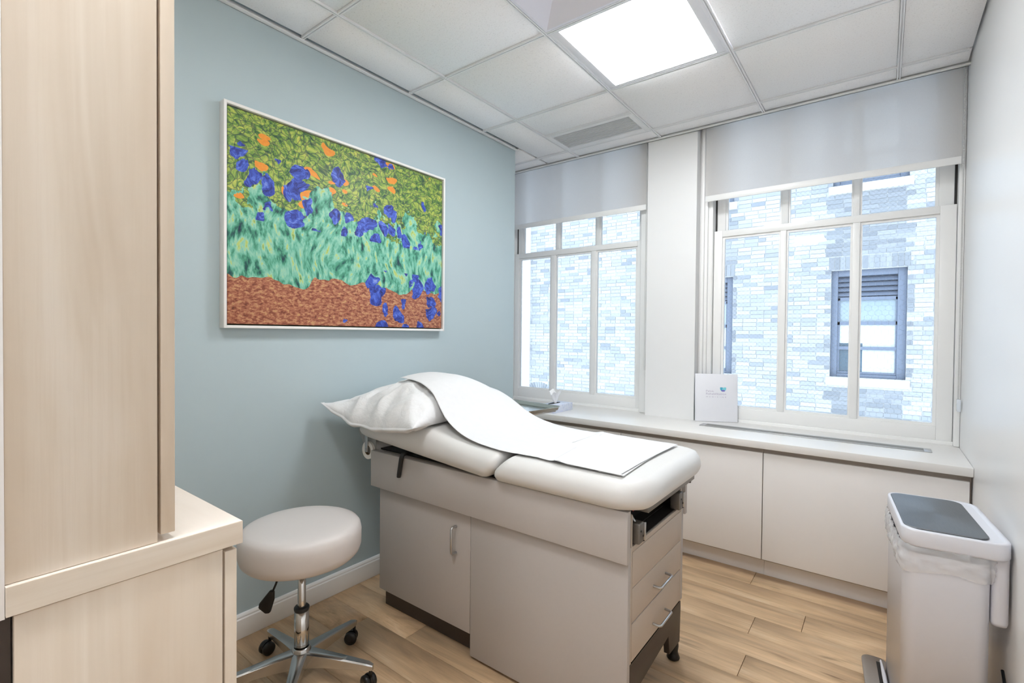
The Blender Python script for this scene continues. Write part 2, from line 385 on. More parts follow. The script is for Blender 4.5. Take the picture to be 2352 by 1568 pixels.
# baseboard on the blue wall, with a small moulded top
bp = [(XL, 0), (XL+.016, 0), (XL+.016, .078), (XL+.012, .082), (XL+.013, .088), (XL+.008, .096), (XL, .098)]
o = obj('baseboard_left', MB().prism(bp, 'y', .04, 2.74), M['white_trim'], bevel=.0012); o['kind'] = 'structure'; o['label'] = 'white moulded baseboard along the blue wall'; o['category'] = 'baseboard'

# floor planks
floor = struct('floor', 'light oak plank floor', 'floor', (0, 0, 0))
sub = obj('subfloor', MB().box(XL-.1, YB, -.06, XR+.1, 3.3, -.008), M['dark_gap'], floor)
PW = .152; rnd = random.Random(5)
pm = MB().box(-.6, -PW/2+.0006, -.008, .6, PW/2-.0006, 0).mesh('plank', M['oak'], bevel=.0008, bseg=1)
y = 2.379+PW/2-PW*24; row = 0
while y-PW/2 < 2.95:
    k = round((y-(2.379+PW/2))/PW)
    # end joint positions seen in the photograph for two rows, others staggered
    ph = {0: -.256, 1: -.515+.6, 2: -.515}.get(k, rnd.uniform(-.6, .6))
    x = ph-.6-1.2*2
    while x-.6 < XR:
        if x+.6 > XL-.02:
            a = max(x-.599, XL-.06); b = min(x+.599, XR+.04)
            inst('plank', pm, ((a+b)/2, y, 0), floor, scale=((b-a)/1.2, 1, 1))
        x += 1.2
    y += PW

# ceiling: recessed tiles in a slotted grid
ceil = struct('ceiling', 'white tiled ceiling in a slotted metal grid', 'ceiling', (0, 0, CZ))
obj('ceiling_slab', MB().box(-2.62, YB, CZ+.12, XR+.12, 3.14, CZ+.2).box(-2.62, 3.14, 2.76, XR+.12, 3.5, 2.85), M['white_wall'], ceil)
S = .6096; GX = [-1.789+S*k for k in range(0, 4)]; GY = [1.156+S*k for k in range(-5, 4)]
xs = [-2.5]+[-2.055]+GX+[XR]; ys = [YB]+GY+[YW-.012]
def tilebox(a, b, c, d):
    g = .009
    return MB().box(a+g, c+g, CZ+.008, b-g, d-g, CZ+.024)
skip = {}
def tile(a, b, c, d):
    o = obj('ceiling_tile', tilebox(a, b, c, d), M['tile'], ceil, bevel=.0015, bseg=1, origin=((a+b)/2, (c+d)/2, CZ))
for i in range(1, len(xs)-1):
    for j in range(len(ys)-1):
        a, b, c, d = xs[i], xs[i+1], ys[j], ys[j+1]
        if a >= -1.2 and b < -.5 and (abs(c-1.156) < .01 or abs(c-1.7656) < .01 or abs(c+.063) < .01 or abs(c+1.282) < .01): continue      # diffuser, troffer, added fill troffers
        if b < -1.1 and a > -1.85 and abs(c-2.375) < .01:
            tile(a, b, c, c+S/2); continue                                # the air grille fills the other half
        if c < -.1 and b < -.95: continue
        tile(a, b, c, d)
tile(-2.49, -2.055, 2.76, YW-.012)
def tee(x0, y0, x1, y1, name='grid_bar'):
    """slotted T bar seen from below: two thin flanges with a groove between"""
    mb = MB(); h = .0075; g = .0025
    if abs(x0-x1) < 1e-6:
        for sgn in (-1, 1): mb.box(x0+sgn*g, y0, CZ, x0+sgn*h, y1, CZ+.012)
        mb.box(x0-g, y0, CZ+.007, x0+g, y1, CZ+.012)
    else:
        for sgn in (-1, 1): mb.box(x0, y0+sgn*g, CZ, x1, y0+sgn*h, CZ+.012)
        mb.box(x0, y0-g, CZ+.007, x1, y0+g, CZ+.012)
    return obj(name, mb, M['grid'], ceil)
for x in GX: tee(x, YB, x, YW-.012)
for y in GY:
    px = -2.055 if y < 2.9 else -2.5
    for x in GX+[XR-.012]:
        tee(px+(.0075 if px > -2.05 else 0), y, x-.0075, y); px = x
tee(GX[0]+.0075, 2.375+S/2, GX[1]-.0075, 2.375+S/2)
# wall angles
obj('wall_angle', MB().box(XL, .03, CZ-.004, XL+.023, 2.765, CZ).box(XL, .03, CZ-.004, XL+.002, 2.745, CZ+.02), M['white_trim'], ceil)
obj('wall_angle', MB().box(-2.5, YW-.022, CZ-.006, XR, YW, CZ).box(-2.5, YW-.006, CZ-.006, XR, YW, CZ+.08), M['white_trim'], ceil)

# ================= WINDOWS =================
def bar(mb, x0, x1, y0, y1, z0, z1): return mb.box(x0, y0, z0, x1, y1, z1)
def hexwire(x0, x1, z0, z1, y, pitch=.030, diamond=False):
    mb = MB(); r = .00032
    def seg(a, b):
        t0, t1 = 0.0, 1.0
        for k, lo, hi in ((0, x0, x1), (1, z0, z1)):                     # clip to the pane
            d = b[k]-a[k]
            if abs(d) < 1e-9:
                if not lo <= a[k] <= hi: return
                continue
            u, v = (lo-a[k])/d, (hi-a[k])/d
            t0 = max(t0, min(u, v)); t1 = min(t1, max(u, v))
        if t1-t0 < .02: return
        a, b = (lerp(a[0], b[0], t0), lerp(a[1], b[1], t0)), (lerp(a[0], b[0], t1), lerp(a[1], b[1], t1))
        a = Vector((a[0], y, a[1])); b = Vector((b[0], y, b[1]))
        d = (b-a).normalized(); n = Vector((-d.z, 0, d.x))*r; q = Vector((0, r, 0))
        mb.add([a+n-q, a-n-q, a+q, b+n-q, b-n-q, b+q], [(0, 1, 4, 3), (1, 2, 5, 4), (2, 0, 3, 5)])
    if diamond:
        st = pitch*.8; k = 0
        nx = int((x1-x0)/st)+2; nz = int((z1-z0)/st)+2
        for i in range(nx):
            for j in range(nz):
                cx, cz = x0+i*st, z0+j*st
                seg((cx, cz), (cx+st, cz+st)); seg((cx+st, cz), (cx, cz+st))
    else:
        w2 = pitch/2; a = pitch/math.sqrt(3); row = 0; z = z0
        while z < z1+pitch:
            xo = 0 if row % 2 == 0 else w2; x = x0+xo
            while x < x1+pitch:
                seg((x, z), (x+w2, z+a*.5)); seg((x+w2, z+a*.5), (x+pitch, z)); seg((x+w2, z+a*.5), (x+w2, z+a*1.5))
                x += pitch
            z += a*1.5; row += 1
    return mb
def sash(win, name, yf, zb, zt, x0, x1, panes, pz0, pz1, wire, label=None):
    """a sash: rails, stiles and mullions with stepped glazing beads; panes are its sub-parts"""
    yb = yf+.036
    mb = MB()
    mb.box(x0, yf, zb, panes[0][0]-.014, yb, zt); mb.box(panes[-1][1]+.014, yf, zb, x1, yb, zt)
    mb.box(panes[0][0]-.0139, yf, zb, panes[-1][1]+.0139, yb, pz0-.014); mb.box(panes[0][0]-.0139, yf, pz1+.014, panes[-1][1]+.0139, yb, zt)
    for (a, b), (c, d) in zip(panes, panes[1:]):
        mb.box(b+.010, yf+.0004, pz0-.0139, c-.010, yb-.0004, pz1+.0139)
    so = obj(name, mb, M['white_trim'], win, bevel=.002)
    beads = MB()
    for a, b in panes:
        for (p, q, r_, t) in ((a-.0138, a, pz0-.0137, pz1+.0137), (b, b+.0138 if b > panes[-1][1]-.01 else b+.0099, pz0-.0137, pz1+.0137), (a+.0001, b-.0001, pz0-.0137, pz0), (a+.0001, b-.0001, pz1, pz1+.0137)):
            beads.box(p, yf+.010, r_, q, yb-.004, t)
    obj('glazing_bead', beads, M['white_trim'], so)
    for i, (a, b) in enumerate(panes):
        obj('pane', MB().box(a-.002, yf+.024, pz0-.002, b+.002, yf+.027, pz1+.002), M['glass'], so)
        if wire[i]:
            wo = obj('wire_mesh', hexwire(a+.001, b-.001, pz0+.001, pz1-.001, yf+.0225, diamond=(wire[i] == 2)), M['wire'], so); wo['kind'] = 'stuff'
    return so
def window(name, label, x0, x1, panes, upanes, wire, uwire, jl, jr):
    wn = struct(name, label, 'window', ((x0+x1)/2, 3.25, .72))
    sash(wn, 'lower_sash', 3.25, .737, 1.915, x0, x1, panes, .82, 1.862, wire)
    sash(wn, 'upper_sash', 3.29, 1.87, 2.70, x0+.008, x1-.008, upanes, 1.925, 2.63, uwire)
    obj('window_frame', MB().box(x0-jl, 3.245, .72, x0-.003, 3.36, 2.74).box(x1+.003, 3.245, .72, x1+jr, 3.36, 2.74).box(x0-.0029, 3.2455, 2.70, x1+.0029, 3.36, 2.74), M['white_trim'], wn, bevel=.002)
    obj('window_stool', MB().box(x0-jl, 3.246, .70, x1+jr, 3.44, .737), M['white_trim'], wn, bevel=.003)
    obj('sash_channel', MB().box(x0-.003, 3.292, .74, x0+.006, 3.33, 2.7).box(x1-.006, 3.292, .74, x1+.003, 3.33, 2.7), M['cavity'], wn)
    return wn
WR = window('window_2', 'wide right-hand white sash window with hexagonal wire glass and a grey window across the yard', -.866, .280,
            [(-.803, -.502), (-.451, -.152), (-.099, .204)], [(-.795, -.503), (-.449, -.152), (-.104, .200)], (2, 2, 1), (0, 2, 2), .06, .02)
WL = window('window_1', 'left-hand white sash window beside the end of the blue wall', -2.455, -1.338,
            [(-2.398, -2.109), (-2.049, -1.751), (-1.693, -1.394)], [(-2.392, -2.086), (-2.037, -1.735), (-1.685, -1.386)], (1, 1, 1), (0, 0, 0), .02, .06)
# casings: stepped moulding left of the right window, plain elsewhere
cs = MB()
for a, b, yy in ((-.945, -.930, 3.215), (-.930, -.912, 3.190), (-.912, -.894, 3.205), (-.894, -.868, 3.222)):
    cs.box(a, yy, .72, b, 3.26, 2.74)
o = obj('trim_1', cs, M['white_trim'], bevel=.002); o['kind'] = 'structure'; o['label'] = 'stepped white casing between the pillar and the wide window'; o['category'] = 'trim'
o = obj('trim_2', MB().box(.282, 3.21, .72, XR-.001, 3.26, 2.74), M['white_trim'], bevel=.002); o['kind'] = 'structure'; o['label'] = 'narrow white casing between the wide window and the right wall'; o['category'] = 'trim'
o = obj('trim_3', MB().box(-1.335, 3.205, .72, -1.268, 3.248, 2.74), M['white_trim'], bevel=.002); o['kind'] = 'structure'; o['label'] = 'white casing between the left window and the pillar'; o['category'] = 'trim'

# roller shades
def shade(x0, x1, zb, label, cx, cz):
    t = thing('roller_shade', label, 'roller shade', ((x0+x1)/2, 3.17, zb), group='roller shades over the windows')
    obj('shade_fabric', MB().box(x0, 3.166, zb+.034, x1, 3.1665, 2.62), M['shade'], t)
    obj('hem_bar', MB().box(x0, 3.162, zb, x1, 3.170, zb+.036), M['white_trim'], t, bevel=.0015)
    obj('shade_roller', MB().lathe([(0, x0), (.022, x0), (.022, x1), (0, x1)], (0, 3.188, 2.62), 20, 'x'), M['white_trim'], t)
    ch = MB(); z = cz
    while z < 2.60:
        for dx in (0, .012):
            a = Vector((cx+dx*.35, 3.150+dx, z)); r = .0026
            ch.add([a+Vector(v)*r for v in ((1, 0, 0), (0, 1, 0), (-1, 0, 0), (0, -1, 0), (0, 0, 1), (0, 0, -1))],
                   [(0, 1, 4), (1, 2, 4), (2, 3, 4), (3, 0, 4), (1, 0, 5), (2, 1, 5), (3, 2, 5), (0, 3, 5)], True)
        z += .0072
    for dx in (0, .012): ch.tube([(cx+dx*.35, 3.150+dx, cz), (cx+dx*.35, 3.150+dx, 2.6)], .0009, 5)
    obj('bead_chain', ch, M['bead'], t)
    return t
sh2 = shade(-.900, .284, 2.088, 'wide grey-white translucent roller shade half covering the upper sash of the right window', .289, .92)
obj('chain_holder', MB().box(.286, 3.140, .90, .300, 3.172, .958), M['clear'], sh2, bevel=.003)
sh1 = shade(-2.40, -1.285, 2.098, 'narrower grey-white roller shade over the left window next to the blue wall', -1.279, 1.02)

# window ledge over the radiator cupboards
ZL = .719
poly = [(-2.5, 2.76), (XL+.002, 2.76), (XL+.002, 2.728), (XR-.001, 2.728), (XR-.001, 3.205), (XR-.001, 3.249), (-.944, 3.249), (-.944, YW-.001), (-1.266, YW-.001), (-1.266, 3.249), (-2.5, 3.249)]
ledge = tag(obj('window_ledge', MB().prism(poly, 'z', ZL-.037, ZL), M['ledge'], bevel=.0015), 'long white window ledge over the low cupboards', 'ledge')
# linear bar grille set on the ledge
gr = thing('ledge_grille', 'long slim metal bar grille let into the white ledge', 'grille', (-.33, 3.0, ZL))
gx0, gx1, gy0, gy1 = -.862, .190, 2.975, 3.060
f = MB(); e = .018
f.box(gx0+e*1.6+.0001, gy0, ZL, gx1-e*1.6-.0001, gy0+.012, ZL+.004).box(gx0+e*1.6+.0001, gy1-.012, ZL, gx1-e*1.6-.0001, gy1, ZL+.004).box(gx0, gy0, ZL, gx0+e*1.6, gy1, ZL+.004).box(gx1-e*1.6, gy0, ZL, gx1, gy1, ZL+.004)
obj('grille_frame', f, M['steel'], gr, bevel=.0008)
obj('grille_backing', MB().box(gx0+.01, gy0+.01, ZL+.0002, gx1-.01, gy1-.01, ZL+.0008), M['recess'], gr)
for k in range(7):
    yy = gy0+.017+k*.0086
    obj('grille_bar', MB().box(gx0+.02, yy, ZL+.001, gx1-.02, yy+.0035, ZL+.0038), M['grey_metal'], gr)

# radiator cupboards
seams = [-2.07, -1.258, -.478, .3035]
for i, lab in enumerate(('white flush cupboard under the ledge, mostly hidden by the exam table', 'white flush cupboard under the ledge between exam table and bin', 'white flush cupboard under the ledge behind the white bin')):
    x0, x1 = seams[i], seams[i+1]
    t = thing('cupboard', lab, 'cupboard', ((x0+x1)/2, 2.8, 0), group='low cupboards under the window ledge')
    obj('cupboard_body', MB().box(x0+.0005, 2.772, .10, x1-.0005, 3.135, ZL-.038), M['recess'], t)
    obj('cupboard_door', MB().box(x0+.002, 2.750, .112, x1-.002-(.006 if i == 2 else 0), 2.770, .656), M['door'], t, bevel=.0012)
    obj('toe_kick', MB().box(x0+.0005, 2.832, 0.0005, x1-.0005, 2.85, .1), M['door'], t)

# ================= CEILING FIXTURES =================
def troffer(x0, y0, lens, label, name='ceiling_light'):
    x1, y1 = x0+S, y0+S; g = .009
    t = thing(name, label, 'ceiling light', ((x0+x1)/2, (y0+y1)/2, CZ))
    f = MB(); iz = CZ+.05; a, b, c, d = x0+g, x1-g, y0+g, y1-g
    f.box(a, c, CZ+.001, a+.012, d, CZ+.01); f.box(b-.012, c, CZ+.001, b, d, CZ+.01); f.box(a+.0121, c, CZ+.001, b-.0121, c+.01, CZ+.01); f.box(a+.0121, d-.012, CZ+.001, b-.0121, d, CZ+.01)
    obj('light_frame', f, M['troffer'], t, bevel=.001)
    w = .046
    obj('side_flange', MB().box(a+.0121, c+.0101, CZ+.002, a+w, d-.0121, CZ+.012), M['troffer'], t, bevel=.001)
    obj('side_flange', MB().box(b-w, c+.0101, CZ+.002, b-.0121, d-.0121, CZ+.012), M['troffer'], t, bevel=.001)
    obj('light_lens', MB().box(a+w+.0005, c+.0105, CZ+.003, b-w-.0005, d-.026, CZ+.010), lens, t)
    obj('end_flange', MB().box(a+w+.0005, d-.0255, CZ+.002, b-w-.0005, d-.0125, CZ+.012), M['troffer'], t)
    obj('light_housing', MB().box(a, c, CZ+.04, b, d, CZ+.11), M['troffer'], t)
    return t
troffer(GX[1], 1.7656, M['lens'], 'lit square ceiling light with white side reflectors')
troffer(GX[1], -.0632, M['lens_fill'], 'added unseen square fill light, over the entrance behind the camera')  # unseen troffer added to fill the room with light from behind
troffer(GX[1], -1.2824, M['lens_fill'], 'added unseen square fill light, farthest back in the entrance')  # another unseen troffer, added to strengthen the fill
# unlit recessed diffuser next to the light
x0, y0 = GX[1]+.009, 1.156+.009; x1, y1 = x0+S-.018, y0+S-.018
t = thing('ceiling_diffuser', 'unlit white stepped square air diffuser at the top edge beside the light', 'air diffuser', ((x0+x1)/2, (y0+y1)/2, CZ))
d = MB()
def ringq(mb, a, za, b, zb):
    A = [(x0+a, y0+a, za), (x1-a, y0+a, za), (x1-a, y1-a, za), (x0+a, y1-a, za)]; B = [(x0+b, y0+b, zb), (x1-b, y0+b, zb), (x1-b, y1-b, zb), (x0+b, y1-b, zb)]
    mb.add(A+B, [(i, (i+1) % 4, (i+1) % 4+4, i+4) for i in range(4)])
ringq(d, 0, CZ+.001, .012, CZ+.001); ringq(d, .012, CZ+.001, .085, CZ+.055); ringq(d, 0, CZ+.001, 0, CZ+.06)
obj('diffuser_cone', d, M['diffuser'], t)
obj('diffuser_plate', MB().box(x0+.08, y0+.08, CZ+.055, x1-.08, y1-.08, CZ+.062), M['diffuser'], t)
# air return grille
x0, y0, x1, y1 = GX[0]+.009, 2.375+S/2+.009, GX[1]-.009, 2.375+S-.009
t = thing('ceiling_vent', 'white slatted air grille in the ceiling near the left window', 'ceiling vent', ((x0+x1)/2, (y0+y1)/2, CZ))
f = MB(); a = .030
f.box(x0+a, y0, CZ-.001, x1-a, y0+.022, CZ+.012).box(x0+a, y1-.045, CZ-.001, x1-a, y1, CZ+.012).box(x0, y0, CZ-.001, x0+a-.0001, y1, CZ+.012).box(x1-a+.0001, y0, CZ-.001, x1, y1, CZ+.012)
obj('vent_frame', f, M['grid'], t, bevel=.001)
obj('vent_backing', MB().box(x0+.02, y0+.01, CZ+.014, x1-.02, y1-.01, CZ+.016), M['grid'], t)
n = 13; h = (y1-.045-y0-.022)/n
sm = MB().prism([(-.0055, -.001), (-.003, -.002), (.006, .009), (.0045, .0105)], 'x', -(x1-x0)/2+a, (x1-x0)/2-a).mesh('slat', M['grid'])
for k in range(n): inst('slat', sm, (0, y0+.022+h*(k+.5)-(y0+y1)/2, .001), t)

# ================= PICTURE =================
px = XL+.042; py0, py1, pz0, pz1 = .826, 2.020, 1.266, 2.150
t = thing('framed_picture', 'colourful canvas print of blue, green and orange dabs in a white floater frame', 'picture', (XL+.001, (py0+py1)/2, pz0))
fw = .011
f = MB(); f.box(XL+.001, py0, pz0, px, py0+fw, pz1).box(XL+.001, py1-fw, pz0, px, py1, pz1).box(XL+.001, py0+fw, pz0, px-.0001, py1-fw, pz0+fw).box(XL+.001, py0+fw, pz1-fw, px-.0001, py1-fw, pz1)
obj('picture_frame', f, M['frame_white'], t, bevel=.0008)
obj('frame_inset', MB().box(XL+.002, py0+fw, pz0+fw, XL+.008, py1-fw, pz1-fw), M['frame_in'], t)
obj('canvas', MB().box(XL+.008, py0+fw+.006, pz0+fw+.006, px-.008, py1-fw-.006, pz1-fw-.006), M['print'], t, bevel=.002, origin=(XL+.008, py0+fw+.006, pz0+fw+.006))

# ================= HUTCH AND COUNTER (left) =================
XC = -.915
t = thing('base_cabinet', 'pale maple base cabinet at the lower left under the wooden counter', 'cabinet', (-1.3, .2, 0))
obj('side_panel', MB().box(XC-.024, .112, .0, XC-.006, .372, .868), M['maple'], t, bevel=.001)
obj('cabinet_body', MB().box(XL+.02, .112, .09, XC-.024, .368, .868), M['maple'], t)
obj('toe_kick', MB().box(XL+.02, .112, 0.0005, XC-.024, .30, .09), M['kick'], t)
obj('cabinet_door', MB().box(-1.40, .376, .10, XC-.007, .396, .861), M['maple'], t, bevel=.001)
obj('cabinet_door', MB().box(-1.885, .376, .10, -1.403, .396, .861), M['maple'], t, bevel=.001)
obj('gap_shade_strip', MB().box(XC-.035, .048, .0005, XC-.015, .110, .868), M['kick'], t)  # dark strip standing in for the shaded open gap below the counter
t = thing('wooden_counter', 'pale maple counter top with a thick edge at the lower left', 'countertop', (-1.3, .2, .87))
obj('counter_slab', MB().box(XL+.002, .104, .8715, XC-.0015, .4015, .9095), M['maple_h'], t)
obj('counter_surface', MB().box(XL+.002, .104, .9095, XC-.001, .402, .911), M['counter'], t)
obj('counter_edge', MB().box(XC-.0015, .104, .871, XC, .403, .9105), M['maple_h'], t)
obj('counter_edge', MB().box(XL+.002, .4015, .871, XC-.0016, .403, .9105), M['maple_h'], t)
t = thing('hutch_cabinet', 'tall pale maple upper cabinet standing on the counter, filling the left edge', 'cabinet', (-1.3, .2, .9115))
obj('side_panel', MB().box(XC-.027, .104, .9115, XC-.009, .276, CZ-.002), M['maple'], t, bevel=.001)
obj('cabinet_body', MB().box(XL+.02, .104, .9115, XC-.027, .274, CZ-.004), M['maple'], t)
obj('cabinet_door', MB().box(-1.40, .2805, .922, XC-.0095, .3005, CZ-.006), M['maple'], t, bevel=.001)
obj('cabinet_door', MB().box(-1.885, .2805, .922, -1.403, .3005, CZ-.006), M['maple'], t, bevel=.001)
obj('filler_strip', MB().box(XC-.06, .036, .868, XC-.004, .1035, CZ-.002), M['door'], t)

# ================= EXAM TABLE =================
T = thing('exam_table', 'greige medical exam table with cream upholstery under white paper', 'exam table', (-1.2, 1.64, 0))
tx0, tx1, ty0, ty1 = -1.800, -.603, 1.385, 1.895
body = MB()
body.box(tx0, ty0+.021, .095, -.765, ty1-.018, .70)                     # core
body.box(-.765, ty0+.021, .235, tx1-.022, ty1-.018, .585)               # behind the drawers
body.box(tx0, ty0+.0205, .70, tx1-.03, ty1-.02, .714)
obj('table_body', body, M['greige'], T)
obj('side_panel', MB().box(-1.2455, ty0, .013, tx1-.001, ty0+.02, .60), M['greige'], T, bevel=.001)
obj('side_panel', MB().box(tx0, ty1-.018, .236, tx1-.001, ty1, .60), M['greige'], T, bevel=.001)
dr = obj('table_door', MB().box(tx0+.001, ty0+.001, .096, -1.2485, ty0+.020, .60), M['greige'], T, bevel=.001)
hd = MB().tube([(-1.322, ty0+.002, .391), (-1.324, ty0-.020, .391), (-1.324, ty0-.026, .397), (-1.324, ty0-.026, .490), (-1.324, ty0-.020, .496), (-1.322, ty0+.002, .496)], .0045, 10)
obj('handle', hd, M['steel'], dr)
obj('kick_plate', MB().box(-1.812, 1.432, .0005, -1.25, 1.45, .0945).box(-1.25, 1.432, .0005, -.62, 1.45, .02).box(-1.812, 1.45, .0005, -1.79, 1.87, .0945), M['kick'], T)
obj('apron', MB().box(-1.832, 1.360, .563, -.597, 1.3845, .722), M['greige'], T, bevel=.0015)
obj('apron', MB().box(-1.832, ty1+.0005, .563, -.597, ty1+.022, .722), M['greige'], T, bevel=.0015)
# end face: posts, rails and drawers
posts = MB().box(tx1-.022, ty0+.0205, .235, tx1-.001, ty0+.030, .70).box(tx1-.022, ty1-.030, .235, tx1-.001, ty1-.0185, .70)
posts.box(tx1-.022, ty0+.03, .583, tx1-.001, ty1-.03, .600)
obj('end_frame', posts, M['greige_d'], T, bevel=.0008)
y0, y1 = ty0+.031, ty1-.031
obj('end_panel', MB().box(tx1-.02, y0, .4715, tx1, y1, .582), M['greige_d'], T, bevel=.001)
for z0, z1, zh in ((.362, .4695, .407), (.240, .3575, .278)):
    dw = obj('drawer', MB().box(tx1-.02, y0, z0, tx1, y1, z1), M['greige_d'], T, bevel=.0012)
    obj('handle', MB().tube([(tx1-.002, 1.592, zh), (tx1+.020, 1.592, zh-.001), (tx1+.026, 1.598, zh-.001), (tx1+.026, 1.699, zh-.001), (tx1+.020, 1.705, zh-.001), (tx1-.002, 1.705, zh)], .0045, 10), M['steel'], dw)
obj('drawer_rail', MB().box(tx1-.02, y0, .3576, tx1-.004, y1, .3615).box(tx1-.02, y0, .4700, tx1-.004, y1, .4712), M['steel'], T)
# stirrup bay
bay = MB().box(-.765, y0, .601, -.760, y1, .698).box(-.76, y0, .601, tx1-.006, y1, .604).box(-.76, y0-.0005, .604, tx1-.006, y0+.004, .698).box(-.76, y1-.004, .604, tx1-.006, y1+.0005, .698)
bay.box(-.70, y0+.05, .604, -.695, y1-.05, .66).box(-.695, y0+.05, .604, -.655, y1-.05, .606)
obj('stirrup_bay', bay, M['cavity'], T)
obj('warning_sticker', MB().lathe([(0, 0), (.008, 0), (.008, .0006), (0, .0006)], (-.6945, 1.63, .636), 16, 'x'), M['red'], T)
obj('support_rail', MB().box(-.66, ty0+.075, .6985, -.572, ty1+.028, .7165), M['cast'], T, bevel=.0015)
obj('end_bracket', MB().box(-.612, ty1+.0235, .680, -.586, ty1+.036, .722), M['kick'], T, bevel=.001)
for yc in (1.443, 1.818):
    sb = MB().box(-.622, yc-.022, .607, -.584, yc+.012, .672)
    so = obj('stirrup_holder', sb, M['cast'], T, bevel=.005, bseg=3)
    obj('holder_plate', MB().box(-.616, yc+.0125, .612, -.579, yc+.019, .669), M['steel'], so, bevel=.002)
    obj('holder_pin', MB().lathe([(0, 0), (.0035, 0), (.0035, .0015), (0, .0015)], (-.5825, yc-.013, .648), 10, 'x').lathe([(0, 0), (.0035, 0), (.0035, .0015), (0, .0015)], (-.5825, yc+.004, .630), 10, 'x').box(-.604, yc+.0195, .606, -.586, yc+.026, .628), M['black'], so)
    obj('stirrup_arm', MB().tube([(-.66, yc-.004, .688), (-.62, yc-.004, .688), (-.606, yc-.004, .668)], .004, 8), M['steel'], so)
# dark steel base at the drawer end with its cut-out
prof = [(ty0+.004, .228), (ty1-.008, .228), (ty1-.006, .205), (ty1-.014, .072), (1.770, .078), (1.757, .152), (1.50, .125), (1.40, .02), (ty0+.004, .02)]
obj('base_panel', MB().prism(prof, 'x', -.628, -.606), M['kick'], T, bevel=.002)
obj('base_lip', MB().box(-.70, ty0+.021, .229, -.604, ty1-.022, .234), M['black'], T)
for (lx, ly) in ((-.629, 1.878), (-.66, 1.44), (-1.75, 1.84), (-1.75, 1.47)):
    obj('levelling_foot', MB().lathe([(0, 0.0005), (.022, .0005), (.025, .006), (.020, .018), (.017, .03), (.020, .05), (.018, .07), (.016, .096), (0, .096)], (lx, ly, 0), 18), M['black'], T)
# release lever under the head section
obj('release_lever', MB().tube([(-1.604, 1.405, .738), (-1.606, 1.372, .742), (-1.608, 1.355, .738), (-1.611, 1.350, .724), (-1.626, 1.350, .650), (-1.628, 1.350, .640)], [.009, .009, .0095, .0095, .0095, .0085], 12), M['black'], T)
# paper roll at the head end
ax = (-1.878, 1.378, .716)
rb = obj('roll_bracket', MB().prism([(-1.968, .80), (-1.834, .79), (-1.834, .70), (-1.885, .675), (-1.902, .69)], 'y', 1.388, 1.392).box(-1.91, 1.372, .776, -1.845, 1.78, .782), M['grey_metal'], T, bevel=.0008)
obj('roll_arm', MB().box(-1.889, 1.368, .705, -1.869, 1.3715, .778).lathe([(0, 0), (.005, 0), (.005, .004), (0, .004)], (ax[0], 1.3635, .716), 10, 'y'), M['steel'], rb, bevel=.0008)
pr = obj('paper_roll', MB().lathe([(.022, 0), (.041, 0), (.041, .50), (.022, .50), (.022, 0)], (ax[0], 1.376, .712), 32, 'y', False), M['paperroll'], T)
obj('roll_core', MB().lathe([(.0195, -.001), (.0218, -.001), (.0218, .49), (.0195, .49), (.0195, -.001)], (ax[0], 1.377, .712), 24, 'y'), M['card'], pr)

